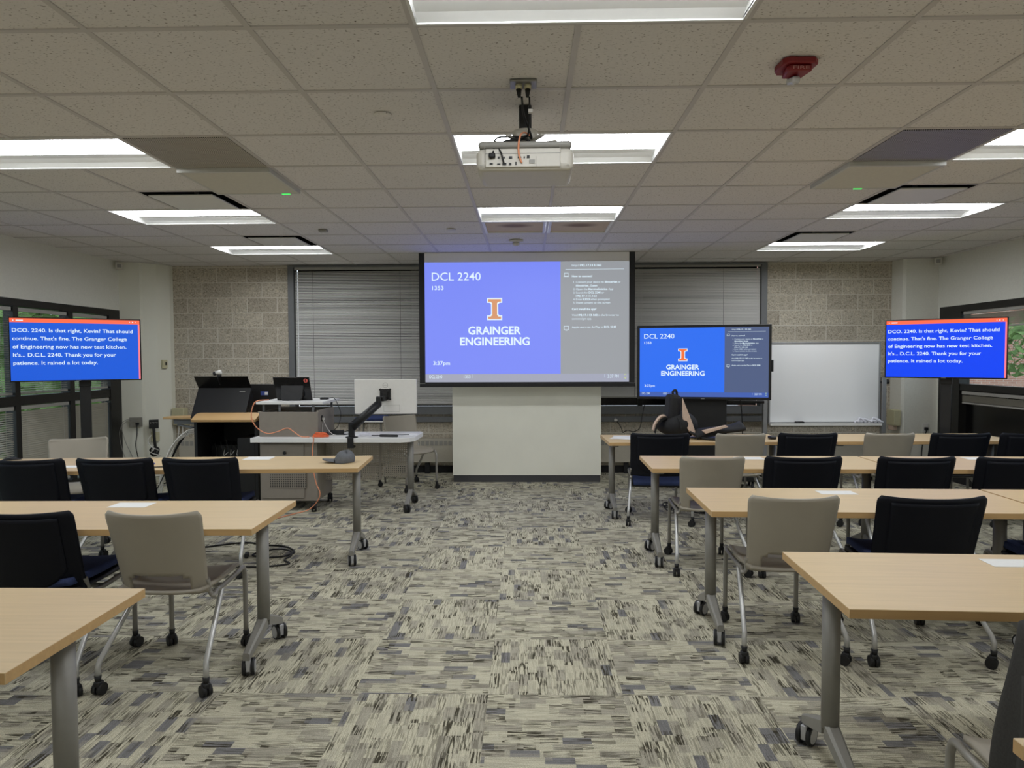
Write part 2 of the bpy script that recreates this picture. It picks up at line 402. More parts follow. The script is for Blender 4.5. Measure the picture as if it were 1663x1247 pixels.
TROFF = [(i, j) for j in (-16, -13, -10, -1, 2, 5) for i in (-1, -6, 4)] + [(-6, 8), (4, 8)]  # rearmost rows are unseen, added to light the front wall and chair backs
HOLES = {(i+k, j) for i, j in TROFF for k in (0, 1)} 
DIFF = [(-5, 4), (4, 4), (-5, 7), (4, 7)]
RET = [(-1, 6), (0, 6)]
HOLES |= set(DIFF) | set(RET)
b = MB()
i0, i1, j0, j1 = -9, 9, -17, 11
for i in range(i0, i1):
    for j in range(j0, j1):
        if (i, j) in HOLES: continue
        x0, x1 = max(gx(i), XL-.1), min(gx(i+1), XR+.1); y0, y1 = max(gy(j), YB-.1), min(gy(j+1), YF+.1)
        if x1 > x0 and y1 > y0: b.box(x0, x1, y0, y1, H+.003, H+.02)
struct('ceiling', b, 'tile')
b = MB()
for i in range(i0, i1+1):
    x = gx(i)
    if not XL < x < XR: continue
    # main runners are broken where a fixture spans two cells
    cuts = sorted(jj for (ii, jj) in TROFF if ii+1 == i)
    y = YB
    for c in cuts:
        b.box(x-.012, x+.012, y, gy(c)-.001, H-.002, H+.006); y = gy(c+1)+.001
    b.box(x-.012, x+.012, y, YF, H-.002, H+.006)
for j in range(j0, j1+1):
    y = gy(j)
    if YB < y < YF: b.box(XL, XR, y-.012, y+.012, H-.0015, H+.0065)
struct('ceiling_grid', b, 'grid')

# side walls with one long window each
def side_wall(name, xi, sgn, ya, yb, z0, z1, yend):
    b = MB(); o = xi + sgn*.25
    b.box(xi, o, YB-.1, ya, 0, H+.02); b.box(xi, o, yb, yend, 0, H+.02)
    b.box(xi, o, ya, yb, z1, H+.02); b.box(xi, o, ya, yb, 0, z0)
    return struct(name, b, 'wall')
LW = (3.2, 8.58, .10, 2.135); RW = (3.2, 8.71, .10, 2.125)
side_wall('wall_left', XL, -1, *LW, YF+.1); side_wall('wall_right', XR, 1, *RW, YF+.1)
b = MB(); b.box(XL-.25, XR+.25, YB-.25, YB, 0, H+.02); struct('wall_back', b, 'wall')
# front wall of concrete block with the wide window
FX0, FX1, FZ = -3.135, 3.115, .78
b = MB(); b.box(XL-.2, FX0, YF, YF+.3, 0, H+.02); b.box(FX1, XR+.2, YF, YF+.3, 0, H+.02); b.box(FX0, FX1, YF, YF+.3, 0, FZ); b.box(FX0, FX1, YF, YF+.3, H, H+.02)
struct('wall_front', b, 'block')
# corner columns
fz = lambda a, c, d: Vector((a, c, d))
b = MB(); b.prism([(XL, 8.585), (-4.915, 8.655), (-4.905, 8.70), (-4.81, 8.765), (-4.775, 8.79), (-4.69, 8.96), (-4.69, YF), (XL, YF)], H, fz); struct('wall_front_left', b, 'column')
b = MB(); b.prism([(XR, 8.75), (4.775, 8.78), (4.74, 8.80), (4.735, YF), (XR, YF)], H, fz); struct('wall_front_right', b, 'wall')
b = MB(); b.box(XL, XL+.012, YB, 8.57, 0, .095); struct('baseboard_left', b, 'base_black')
b = MB(); b.box(XR-.012, XR, YB, 8.74, 0, .095); struct('baseboard_right', b, 'base_black')
b = MB(); b.box(-4.68, -.91, YF-.012, YF, 0, .095); b.box(.9, 4.73, YF-.012, YF, 0, .095); struct('baseboard_front', b, 'base_black')
# stub wall below the projection screen
b = MB(); b.box(-.909, .899, 8.342, YF, .085, 1.5); struct('wall_stub', b, 'white_wall')
b = MB(); b.box(-.900, .890, 8.350, YF-.013, 0, .0845); struct('baseboard_stub', b, 'base')

# window_1: front
w = empty('window_1', (0, YF, 0)); w['kind'] = 'structure'
def wbox(name, m, par, boxes, off=(0, 0, 0), bev=0):
    b = MB()
    for q in boxes: b.box(*[v - off[k//2] for k, v in enumerate(q)], bev)
    return b.build(name, m, par)
O = (0, YF, 0)
wbox('frame', 'grey_frame', w, [(FX0, FX0+.075, 8.99, 9.15, FZ, H-.005), (FX1-.075, FX1, 8.99, 9.15, FZ, H-.005), (FX0+.075, FX1-.075, 8.99, 9.15, H-.03, H-.005)], O)
wbox('sill', 'grey_frame', w, [(FX0+.075, FX1-.075, 8.985, 9.15, FZ, .878)], O)
wbox('mullion', 'frame', w, [(x-.03, x+.03, 9.11, 9.17, .878, H-.03) for x in (-1.5, 0, 1.5)], O)
wbox('pane', 'blackgl', w, [(FX0+.075, FX1-.075, 9.172, 9.18, .878, H-.03)], O)
# service raceway under it
rw = thing('raceway', 'long grey metal service raceway on the block wall below the front window', 'raceway', (0, YF, .71))
for x0, x1 in ((-4.6, -.92), (.91, 4.6)):
    b = MB(); b.box(x0, x1, -.05, -.002, -.036, .036, .004); b.build('channel', 'grey_frame', rw)
for x in (-1.62, -1.56, 1.16, 1.75, 1.82):
    b = MB(); b.cyl((x, -.05, 0), (x, -.056, 0), .017, 14); b.build('socket', 'alu', rw)
for k, (x0, x1, lab) in enumerate(((-4.6, -.95, 'cream radiator cover with slotted top, left of the white stub wall'), (.93, 4.6, 'cream radiator cover with slotted top, right of the white stub wall'))):
    r = thing('radiator', lab, 'radiator', ((x0+x1)/2, 8.98, .14)); L = x1-x0
    b = MB(); b.box(-L/2, L/2, -.045, .055, .01, .32, .006); b.build('cover', 'radiator', r)
    b = MB()
    n = int(L/.06)
    for q in range(n):
        x = -L/2+.03+q*.06; b.box(x, x+.046, -.0475, -.046, .235, .295)
    b.build('louvre', 'greyband', r)
    b = MB()
    for q in (-1, 1): b.box(q*L*.4-.03, q*L*.4+.03, -.02, .03, -.139, .01)
    b.build('foot', 'base_black', r)

# side windows
def side_window(name, xi, sgn, ya, yb, z0, z1, panes, tr, jamb, low='glass'):
    w = empty(name, (xi, (ya+yb)/2, 0)); w['kind'] = 'structure'; O = (xi, (ya+yb)/2, 0)
    xa, xb = xi - sgn*.004, xi + sgn*.12
    wbox('frame', 'frame', w, [(xa, xb, ya, yb, z1-.075, z1), (xa, xb, ya, yb, z0, z0+.06), (xa, xb, ya, ya+.1, z0+.06, z1-.075), (xa, xb, jamb, yb, z0+.06, z1-.075)], O)
    xa, xb = xi + sgn*.004, xi + sgn*.11
    for a, c in zip(panes[:-1], panes[1:]):
        wbox('mullion', 'frame', w, [(xa, xb, a[1], c[0], z0+.06, z1-.075)], O)
    wbox('transom', 'frame', w, [(xa, xb, p[0], p[1], tr[0], tr[1]) for p in panes], O)
    for p in panes:
        for q in ((z0+.06, tr[0]), (tr[1], z1-.075)):
            wbox('pane', low if q[0] < .5 else 'glass', w, [(xi+sgn*.085, xi+sgn*.089, p[0], p[1], q[0], q[1])], O)
    return w
LP = [(3.3, 4.5), (4.6, 5.75), (5.85, 6.79), (6.86, 7.62), (7.70, 8.36)]
side_window('window_2', XL, -1, *LW, LP, (1.055, 1.15), 8.36)
RP = [(3.3, 5.2), (5.3, 6.6), (6.7, 8.30)]
side_window('window_3', XR, 1, *RW, RP, (1.115, 1.19), 8.30, 'blackgl')

# ------------------------------------------------------------------ blinds
def blind(label, axis, a0, a1, pos, ztop, zbot, tilt=46, group=None, m='blind', pitch=.0205, cords=(.08, .46, .84), head=.04, sgn=1):
    """axis 0: runs along x at y=pos facing -y; axis 1: runs along y at x=pos facing sgn*x"""
    L = a1-a0; mid = (a0+a1)/2
    if axis == 0: o = thing('venetian_blind', label, 'blind', (mid, pos, zbot), 0, group)
    else: o = thing('venetian_blind', label, 'blind', (pos, mid, zbot), (PI/2 if sgn > 0 else -PI/2), group)
    hgt = ztop-zbot
    b = MB(); b.box(-L/2, L/2, -.02, .02, hgt-head, hgt, .004); b.build('headrail', 'rail', o)
    b = MB(); b.box(-L/2+.004, L/2-.004, -.013, .013, 0, .022, .004); b.build('bottom_rail', 'rail', o)
    b = MB(); b.sm = True
    z = .03; t = math.radians(tilt); k = 0
    while z < hgt-head-.012:
        t2 = t + math.radians(random.uniform(-5, 5)); dy, dz = .0125*math.cos(t2), .0125*math.sin(t2)
        sag = random.uniform(-.0015, .0015)
        p = [(-dy, -dz), (-.0022*math.sin(t2), .0022*math.cos(t2)), (dy, dz)]
        prev = None
        vs = [[b.bm.verts.new((x*L/2*.996, py, z+pz+(sag if x == 0 else 0))) for py, pz in p] for x in (-1, 0, 1)]
        for i in range(2):
            for q in range(2): b._f((vs[i][q], vs[i+1][q], vs[i+1][q+1], vs[i][q+1]))
        z += pitch
    b.build('slats', m, o)
    for c in cords:
        b = MB(); x = -L/2 + L*c; b.box(x-.0015, x+.0015, -.0165, -.0155, .01, hgt-head); b.build('ladder_cord', 'frame' if axis == 0 else 'rail', o)
    return o
blind('closed grey venetian blind across the front window, left of the projection screen', 0, FX0+.08, -.02, 9.045-.012, 2.72, .905)
blind('closed grey venetian blind across the front window, right of the projection screen', 0, .02, 3.04, 9.045-.012, 2.73, .99, 56)
g = 'blinds of the left window'
for (y0, y1), nm in zip(LP[2:], ('partly seen pane at the left photo edge', 'middle pane left of the caption stand pole', 'last pane by the corner')):
    blind('grey blind in the upper left window, ' + nm, 1, y0+.01, y1-.01, XL-.035, 2.05, 1.165, 12, g, 'dark_blind', sgn=1, pitch=.022)
    blind('grey blind in the lower left window, ' + nm, 1, y0+.01, y1-.01, XL-.035, 1.05, .18, 26 if y0 < 6 else 64, g, 'dark_blind', sgn=1, pitch=.022, cords=(.12, .88))
def raised(label, y0, y1, ztop, zbot, n):
    o = thing('venetian_blind', label, 'blind', (XR+.035, (y0+y1)/2, zbot), -PI/2, 'blinds of the right window'); L = y1-y0; h = ztop-zbot
    b = MB(); b.box(-L/2, L/2, -.02, .02, h-.04, h, .004); b.build('headrail', 'rail', o)
    b = MB(); b.box(-L/2, L/2, -.014, .014, 0, .02, .004); b.build('bottom_rail', 'rail', o)
    b = MB()
    for k in range(n):
        z = .026 + (h-.074)*k/n; b.box(-L/2, L/2, -.0125, .0125, z, z+.0025)
    b.build('slats', 'dark_blind', o)
    b = MB()
    for c in (.1, .5, .9): x = -L/2+L*c; b.box(x-.0015, x+.0015, -.016, -.015, .01, h-.04)
    b.build('ladder_cord', 'rail', o)
raised('raised dark blind stack at the top of the right window', 6.72, 8.28, 2.05, 1.84, 26)
raised('raised grey blind stack below the crossbar of the right window', 6.72, 8.28, 1.105, .955, 15)

# ------------------------------------------------------------------ ceiling fixtures
def troffer():
    o = empty('ceiling_light'); tag(o, 'x', 'ceiling light', 'recessed ceiling lights')
    X, Y = T-.006, T/2-.006     # half length, half width
    b = MB()
    for s in (-1, 1):
        b.box(-X, X, s*Y-(.012 if s > 0 else 0), s*Y+(.012 if s < 0 else 0), -.004, .008)
        b.box(s*X-(.012 if s > 0 else 0), s*X+(.012 if s < 0 else 0), -Y, Y, -.004, .008)
    b.build('frame', 'troffer', o)
    b = MB(); b.sm = True
    prof = [(-Y+.012, .002), (-Y+.05, .022), (-Y+.10, .036), (-.135, .042)]
    for s in (-1, 1):
        for (ya, za), (yb, zb) in zip(prof[:-1], prof[1:]):
            b.quad((-X+.012, s*ya, za), (X-.012, s*ya, za), (X-.012, s*yb, zb), (-X+.012, s*yb, zb))
    b.sm = False
    for s in (-1, 1): b.prism([(-Y+.012, .002), (Y-.012, .002), (Y-.012, .09), (-Y+.012, .09)], .01, lambda a, c, d, s=s: Vector((s*(X-.012+d), a, c)))
    b.box(-X+.012, X-.012, -Y+.012, Y-.012, .09, .10)
    for s in (-1, 1): b.box(-X+.012, X-.012, s*(Y-.012), s*(Y-.002), .002, .09)
    b.build('reflector', 'troffer', o)
    b = MB()
    def fn(u, v):
        a = PI*v; return (-X+.014+(2*X-.028)*u, -.135*math.cos(a), .044-.020*math.sin(a))
    b.grid(fn, 1, 12); b.build('diffuser', 'lens', o)
    return o
tro = troffer(); index_kids(tro)
names = {-6: 'left', -1: 'centre', 4: 'right'}
tl = {(-1, -1): 'long recessed light cut off by the top edge, nearest the camera above the aisle',
      (-1, 2): 'bright recessed ceiling light right behind the hanging projector', (-1, 5): 'recessed ceiling light in front of the two stained return grilles',
      (-6, 2): 'recessed ceiling light beside the dark grille, cut by the left photo edge', (4, 2): 'recessed ceiling light beside the dark bluish grille, cut by the right photo edge',
      (-6, 5): 'recessed ceiling light above the left side, second from the front wall', (4, 5): 'recessed ceiling light above the right side, second from the front wall',
      (-6, 8): 'recessed ceiling light above the lectern, nearest the front wall on the left', (4, 8): 'recessed ceiling light above the whiteboard, nearest the front wall on the right'}
for k, (i, j) in enumerate(TROFF):
    o = tro if k == 0 else copy_tree(tro)
    o.location = (gx(i+1), gy(j)+T/2, H)
    o['label'] = tl.get((i, j), 'recessed ceiling light in the %s row behind the camera' % names[i] + (' over the rear tables' if j == -1 else ' at the room rear, unseen and added as fill light'))

def plaque(i, j, lab, flip):
    o = thing('air_diffuser', lab, 'air vent', (gx(i)+T/2, gy(j)+T/2, H), 0, 'square ceiling air diffusers'); h = T/2-.013
    b = MB(); b.box(-h, h, -h, h, .085, .095)
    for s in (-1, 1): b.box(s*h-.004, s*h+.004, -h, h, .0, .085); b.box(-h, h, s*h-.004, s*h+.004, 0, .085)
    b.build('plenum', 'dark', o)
    b = MB(); b.obox((.022 if flip else -.022, .03, -.006), (2*h-.10, 2*h-.10, .012), None, .004); b.build('plaque', 'troffer', o)
    b = MB(); b.box(-.012, .012, -.012, .012, .006, .085); b.build('stem', 'alu', o)
plaque(-5, 4, 'square air diffuser plate in dark slot, left side behind the sensor panel', 0)
plaque(4, 4, 'square air diffuser plate in dark slot, right side behind the sensor panel', 1)
plaque(-5, 7, 'square air diffuser plate in dark slot, left side nearest the front wall', 0)
plaque(4, 7, 'square air diffuser plate in dark slot, right side nearest the front wall', 1)
for (i, j), lab in zip(RET, ('stained brown return air grille, left of the pair near the screen', 'stained brown return air grille, right of the pair near the screen')):
    o = thing('return_grille', lab, 'air vent', (gx(i)+T/2, gy(j)+T/2, H), 0, 'stained return grilles'); h = T/2-.014
    b = MB(); b.box(-h+.02, h-.02, -h+.02, h-.02, .012, .018); b.build('core', 'stain', o)
    b = MB()
    for s in (-1, 1): b.box(s*(h-.012)-.012, s*(h-.012)+.012, -h, h, -.002, .012); b.box(-h+.024, h-.024, s*(h-.012)-.012, s*(h-.012)+.012, -.002, .012)
    b.build('frame', 'troffer', o)
for i, lab, mm in ((-4, 'dark perforated ceiling grille panel on the left beside a light', 'grille'), (3, 'dark perforated ceiling grille panel on the right beside a light', 'grille2')):
    b = MB(); b.box(-T/2+.013, T/2-.013, -T/2+.013, T/2-.013, -.006, .002)
    tag(b.build('ceiling_grille', mm, None, (gx(i)+T/2, gy(2)+T/2, H)), lab, 'ceiling grille', 'perforated ceiling grilles')
for i, lab, lx in ((-4, 'square microphone array panel with green light on the left ceiling', .2), (3, 'square microphone array panel with green light on the right ceiling', .03)):
    o = thing('ceiling_microphone_panel', lab, 'microphone panel', (gx(i)+T/2, gy(3)+T/2, H), 0, 'ceiling microphone panels'); h = T/2-.005
    b = MB()
    for s in (-1, 1): b.box(s*(h-.009)-.009, s*(h-.009)+.009, -h, h, -.03, -.003); b.box(-h+.018, h-.018, s*(h-.009)-.009, s*(h-.009)+.009, -.03, -.003)
    b.build('frame', 'micframe', o)
    b = MB(); b.box(-h+.018, h-.018, -h+.018, h-.018, -.028, -.004); b.build('face', 'mic', o)
    b = MB(); b.box(lx-.03, lx+.03, h-.016, h-.006, -.034, -.030); b.build('status_light', 'led', o)
# small ceiling things
b = MB(); b.lathe([(.045, 0), (.045, -.006), (.03, -.010), (0.001, -.010)], n=28); b2 = b.build('sprinkler_cover', 'tile', None, (-.718, 3.482, H)); tag(b2, 'round flat sprinkler cover on the tile left of the projector', 'sprinkler cover', 'round sprinkler covers')
b = MB(); b.lathe([(.045, 0), (.045, -.006), (.03, -.010), (0.001, -.010)], n=28); b2 = b.build('sprinkler_cover', 'grid', None, (-.714, 6.565, H)); tag(b2, 'round sprinkler cover on the bluish lit tile near the screen', 'sprinkler cover', 'round sprinkler covers')
o = thing('smoke_detector', 'small white smoke detector on the ceiling just before the screen', 'smoke detector', (-.109, 7.21, H))
b = MB(); b.lathe([(.075, 0), (.075, -.014), (.06, -.022), (.04, -.024)], n=28); b.build('base', 'offwhite', o)
b = MB(); b.lathe([(.035, -.0245), (.038, -.045), (.02, -.06), (.001, -.06)], n=24); b.build('chamber', 'offwhite', o)
b = MB(); b.box(-.04, .04, -.03, .03, -.022, 0, .006); tag(b.build('ceiling_sensor', 'greyband', None, (-1.933, 6.545, H)), 'small dark rectangular sensor on the ceiling left of the screen', 'sensor')
for x, y, z, rz, lab in ((-5.075, 8.50, 2.68, .5, 'small white square sensor box high in the left front corner'), (5.095, 8.66, 2.69, -.5, 'small white square sensor box high in the right front corner')):
    o = thing('wall_sensor', lab, 'sensor', (x, y, z), rz, 'corner sensor boxes')
    b = MB(); b.box(-.04, .04, -.03, .03, -.045, .045, .006); b.build('housing', 'offwhite', o)
    b = MB(); b.box(-.022, .022, -.033, -.0305, -.022, .022); b.build('window', 'greyband', o)
    b = MB(); b.tube([(0, .03, .0), (0, .06, 0)], .012); b.build('bracket', 'offwhite', o)
# fire strobe
o = thing('fire_alarm_strobe', 'dark red angular fire alarm with clear strobe on the ceiling', 'fire alarm', (1.123, 2.93, H), .05); o.scale = (.86, .86, .86)
b = MB(); b.prism([(-.062, -.075), (.062, -.075), (.085, -.05), (.085, .05), (.062, .085), (-.062, .085), (-.085, .05), (-.085, -.05)], .03, lambda a, c, d: Vector((a, c, -d)), .006)
b.prism([(-.05, -.06), (.05, -.06), (.06, -.04), (.045, .055), (-.045, .055), (-.06, -.04)], .028, lambda a, c, d: Vector((a, c, -.03-d)), .008); b.build('housing', 'red', o)
b = MB(); b.obox((.0, .03, -.075), (.04, .085, .035), Rx(.25), .012, 3); b.build('strobe_lens', 'clear', o)
b = MB(); put_text(b, lambda u, v: Vector((-.05+.1*u, -.0615, -.045)) + Vector((0, 0, -1))*(v-.5)*.02*1.0, 'FIRE', .1, .9, .95, .75, .01); b.build('lettering', 'fireletter', o)

# ------------------------------------------------------------------ projector
o = thing('ceiling_projector', 'white ceiling projector hanging above the aisle, back towards us', 'projector', (-.005, 3.30, H), -.01)
P = o; zt, zb, y0, y1 = 2.505-H, 2.374-H, -.15, .17
b = MB(); b.box(-.222, .222, y0, y1, zb, zt-.028, .03, 4); b.build('body', 'offwhite', P)
b = MB(); b.box(-.212, .212, y0-.004, y1-.005, zt-.032, zt, .014, 3); b.build('top_cover', 'greyband', P)
rp = None
b = MB(); b.box(-.178, .162, y0-.0035, y0+.004, zb+.014, zt-.036, .002); rp = b.build('connector_panel', 'offwhite', P)
b = MB()
for x0, x1, z0, z1 in ((-.178, .162, .072, .0755), (.05, .052, .012, .06), (.158, .16, .012, .115), (-.182, -.180, .012, .115), (-.205, -.192, .02, .022), (.19, .2, .02, .022)):
    b.box(x0, x1, y0-.0045, y0-.003, zb+z0, zb+z1)
b.build('seam', 'greyband', rp)
b = MB()
for x, z, ww, hh in ((-.152, .055, .012, .009), (-.152, .028, .014, .008), (-.118, .055, .008, .008), (-.118, .026, .014, .005), (-.093, .055, .006, .007), (-.092, .026, .018, .010), (-.064, .055, .014, .010), (-.066, .026, .010, .010), (-.040, .028, .006, .014), (-.03, .055, .004, .006), (-.018, .055, .004, .006), (-.002, .055, .006, .007), (.0155, .0575, .012, .012)):
    b.box(x-ww/2, x+ww/2, y0-.007, y0-.0036, zb+z-hh/2, zb+z+hh/2)
b.build('port', 'blackpl', rp)
b = MB(); b.box(.02, .046, y0-.006, y0-.0036, zb+.028, zb+.045); b.build('rating_label', 'greyband', rp)
b = MB(); b.cyl((.12, y1-.002, zb+.06), (.12, y1+.02, zb+.06), .04, 24, .036); b.build('lens', 'blackgl', P)
b = MB(); b.box(-.03, .03, -.03+.1, .03+.1, zt+.12, 0, .004); b.build('ceiling_pole', 'blackpl', P)
b = MB()
b.lathe([(.02, zt+.125), (.06, zt+.12), (.065, zt+.095), (.03, zt+.085)], (0, .1, 0)); b.obox((0, .07, zt+.075), (.09, .12, .03), None, .006)
b.obox((-.07, .05, zt+.045), (.17, .03, .016), Rz(.3), .004); b.obox((.07, .05, zt+.045), (.17, .03, .016), Rz(-.3), .004); b.obox((0, .1, zt+.03), (.16, .1, .05), None, .01)
for s in (-1, 1):
    b.obox((s*.145, .02, zt+.036), (.045, .045, .016), None, .005); b.cyl((s*.145, .02, zt-.002), (s*.145, .02, zt+.03), .008, 10)
    b.obox((s*.06, -.0, zt+.06), (.02, .10, .012), Rz(s*.5), .003)
b.build('mount_bracket', 'offwhite', P)
b = MB()
b.tube([(-.012, -.19, -.06), (-.005, -.12, -.11), (.02, -.05, -.16), (.03, -.02, -.19), (.01, -.03, zt+.06), (-.06, -.04, zt+.03), (-.13, -.06, zt+.02), (-.135, -.12, zt-.01), (-.145, -.16, zt-.06)], .005, 8, 6)
b.tube([(.022, -.19, -.06), (.022, -.12, -.12), (.015, -.06, -.18), (.0, -.02, zt+.06), (-.07, -.02, zt+.06), (-.13, -.05, zt+.045), (-.14, -.1, zt+.0), (-.11, -.16, zt-.05), (-.095, -.165, zb+.03)], .004, 8, 6)
b.tube([(-.14, -.03, zt+.02), (-.08, -.02, zt+.035), (0, -.01, zt+.05), (.03, .0, zt+.03)], .006, 8, 5); b.tube([(-.12, -.02, zt+.03), (-.05, -.015, zt+.05), (.02, -.0, zt+.07)], .006, 8, 5)
b.obox((-.148, y0-.012, zt-.068), (.03, .02, .022), None, .005)
b.build('power_cord', 'rubber', P)
b = MB(); b.tube([(.03, -.02, zt+.06), (.0, -.06, zt+.065), (-.02, -.13, zt+.03), (-.028, -.165, zt-.03), (-.025, -.167, zb+.06), (-.014, -.158, zb+.03)], .0045, 8, 6); b.build('network_cable', 'peach', P)
b = MB()
b.box(.017, .036, -.155, -.135, -.115, -.1); b.build('cable_tag', 'white', P)
o = thing('ceiling_outlet', 'metal ceiling power outlet plate above the projector with two plugs', 'outlet', (-.012, 3.105, H))
b = MB(); b.box(-.06, .06, -.045, .045, -.01, 0, .003); b.build('plate', 'steel', o)
for x in (-.02, .02):
    b = MB(); b.cyl((x, -.005, -.010), (x, -.005, -.03), .015, 16); b.build('receptacle', 'cream', o)
    b = MB(); b.cyl((x, -.005, -.030), (x*.9, -.005, -.065), .013, 14, .007); b.build('plug', 'rubber', o)

# ------------------------------------------------------------------ screens
def draw_slide(parent, fr, W_, pre, eps):
    """the room sign slide: fr(u, v, d) with d the height off the surface"""
    def q(mb, u0, v0, u1, v1, d): mb.quad(fr(u0, v1, d), fr(u1, v1, d), fr(u1, v0, d), fr(u0, v0, d))
    b = MB(); q(b, 0, 0, .666, .932, eps); o = b.build('image_blue_area', pre+'blue', parent)
    b = MB(); q(b, .666, 0, 1, .932, eps); b.build('image_grey_area', pre+'grey', parent)
    b = MB(); q(b, 0, .932, 1, 1, eps); b.build('image_status_bar', pre+'bar', parent)
    f2 = lambda u, v: fr(u, v, eps*2)
    def line(name, *rows):
        m = MB()
        for a in rows: put_text(m, f2, *a)
        m.build(name, pre+'text', parent)
    line('room_name_text', ('DCL 2240', .035, .2755, .151, .070, .004)); line('room_code_text', ('1353', .037, .093, .230, .036, .008))
    line('college_name_text', ('GRAINGER', .2125, .472, .600, .068, .028), ('ENGINEERING', .172, .514, .691, .068, .028)); line('clock_text', ('3:37pm', .0395, .122, .856, .034, .008))
    line('status_room_text', ('DCL 2240', .02, .083, .967, .028, .0)); line('status_code_text', ('1353', .190, .222, .967, .028, .0)); line('status_time_text', ('3:37 PM', .896, .949, .967, .028, .0))
    line('address_text', ('http://', .721, .758, .040, .017, .0), ('192.17.113.162', .761, .865, .040, .017, .02))
    b = MB(); q(b, .69, .064, .975, .0665, eps*2); b.build('address_rule', pre+'text', parent)
    line('connect_heading_text', ('How to connect!', .721, .82, .130, .018, .02))
    line('connect_steps_text', ('1.', .728, .736, .178, .017, 0), ('Connect your device to', .741, .876, .178, .017, 0), ('IllinoisNet', .881, .942, .178, .017, .02), ('or', .946, .958, .178, .017, 0),
              ('IllinoisNet_Guest', .741, .845, .208, .017, .02), ('2.', .728, .736, .237, .017, 0), ('Open the', .741, .797, .237, .017, 0), ('MersiveSolstice', .801, .894, .237, .017, .02), ('App', .899, .922, .237, .017, 0),
              ('3.', .728, .736, .266, .017, 0), ('Search for', .741, .799, .266, .017, 0), ('DCL 2240', .803, .861, .266, .017, .02), ('or', .865, .878, .266, .017, 0), ('192.17.113.162', .741, .842, .294, .017, .02),
              ('4.', .728, .736, .321, .017, 0), ('Enter', .741, .772, .321, .017, 0), ('1353', .776, .808, .321, .017, .02), ('when prompted', .812, .904, .321, .017, 0),
              ('5.', .728, .736, .349, .017, 0), ('Share content to this screen', .741, .908, .349, .017, 0))
    line('install_heading_text', ("Can't install the app?", .721, .84, .402, .018, .02))
    line('install_text', ('Visit', .721, .746, .452, .017, 0), ('192.17.113.162', .750, .846, .452, .017, .02), ('in the browser to', .850, .950, .452, .017, 0), ('connect/get app.', .721, .818, .482, .017, 0))
    line('casting_text', ('Apple users can AirPlay to', .721, .874, .551, .017, 0), ('DCL 2240', .878, .937, .551, .017, .02))
    b = MB()
    for u0, v0, u1, v1 in ((.684, .094, .704, .122), (.682, .534, .706, .566)):      # laptop and monitor pictograms
        for a in ((u0, v0, u1, v0+.003), (u0, v1-.003, u1, v1), (u0, v0, u0+.0018, v1), (u1-.0018, v0, u1, v1)): q(b, *a, eps*2)
    q(b, .681, .122, .707, .126, eps*2); q(b, .689, .570, .699, .573, eps*2)
    b.build('pictograms', pre+'text', parent)
    b = MB(); q(b, .2335, .935, .2343, .965, eps*2); q(b, .880, .935, .8808, .965, eps*2); b.build('status_dividers', pre+'text', parent)
    # block letter emblem: orange with a white border
    def slab(mb, g, d, th):
        U0, U1, V0, V1 = .306-g, .380+g, .299-g*1.7, .483+g*1.7
        s0, s1 = .3255-g, .3605+g; h = .040+g*3.4; a0, a1 = V0+h, V1-h; br = .012
        q(mb, U0, V0, U1, a0, d); q(mb, U0, a1, U1, V1, d); q(mb, s0, a0, s1, a1, d)
        for x, sg in ((s0, -1), (s1, 1)):
            for v, vs in ((a0, 1), (a1, -1)):
                p = [fr(x, v, d), fr(x+sg*br*.6, v, d), fr(x, v+vs*br, d)]; mb.quad(*p)
    b = MB(); slab(b, .0, eps*2, 0); b.build('emblem_border', pre+'text', parent)
    b = MB(); slab(b, -.0055, eps*3, 0); b.build('emblem_letter', pre+'orange', parent)
    b = MB()
    for k in (0, 1):
        pts = [(.982 + (1 if k == 0 else -1)*.0055*math.cos(a), .953 + (1 if k else -1)*.006 - (.011*math.sin(a) if k == 0 else -.011*math.sin(a))*1.0) for a in [PI*.1+i*PI*1.1/7 for i in range(8)]]
        for (a, c), (e, f) in zip(pts[:-1], pts[1:]): b.quad(fr(a, c-.002, eps*2), fr(e, f-.002, eps*2), fr(e, f+.003, eps*2), fr(a, c+.003, eps*2))
    b.build('status_logo', pre+'green', parent)

Y = 8.03
o = thing('projection_screen', 'large pulled-down projection screen with black borders showing the blue room slide', 'projection screen', (0, Y, 1.18))
b = MB(); b.box(-1.19, 1.19, 0, .004, .045, H-1.18-.004); fab = b.build('screen_fabric', 'screenwhite', o)
b = MB(); b.box(-1.257, -1.19, -.001, .005, .045, H-1.18-.004); b.box(1.19, 1.257, -.001, .005, .045, H-1.18-.004); b.box(-1.19, 1.19, -.001, .005, .04, .062); b.build('black_border', 'blackpl', o)
b = MB(); b.box(-1.257, 1.262, -.014, .018, 0, .04, .005); b.build('weight_bar', 'blackpl', o)
b = MB(); b.box(-1.257, 1.257, .03, .13, H-1.18-.06, H-1.18-.004, .004); b.build('housing', 'troffer', o)
u0x, u1x, zt_, zb_ = -1.19, 1.19, 2.634-1.18, 1.236-1.18
draw_slide(fab, lambda u, v, d: Vector((u0x+(u1x-u0x)*u, -d, zt_+(zb_-zt_)*v)), 2.4, 'p', .0012)

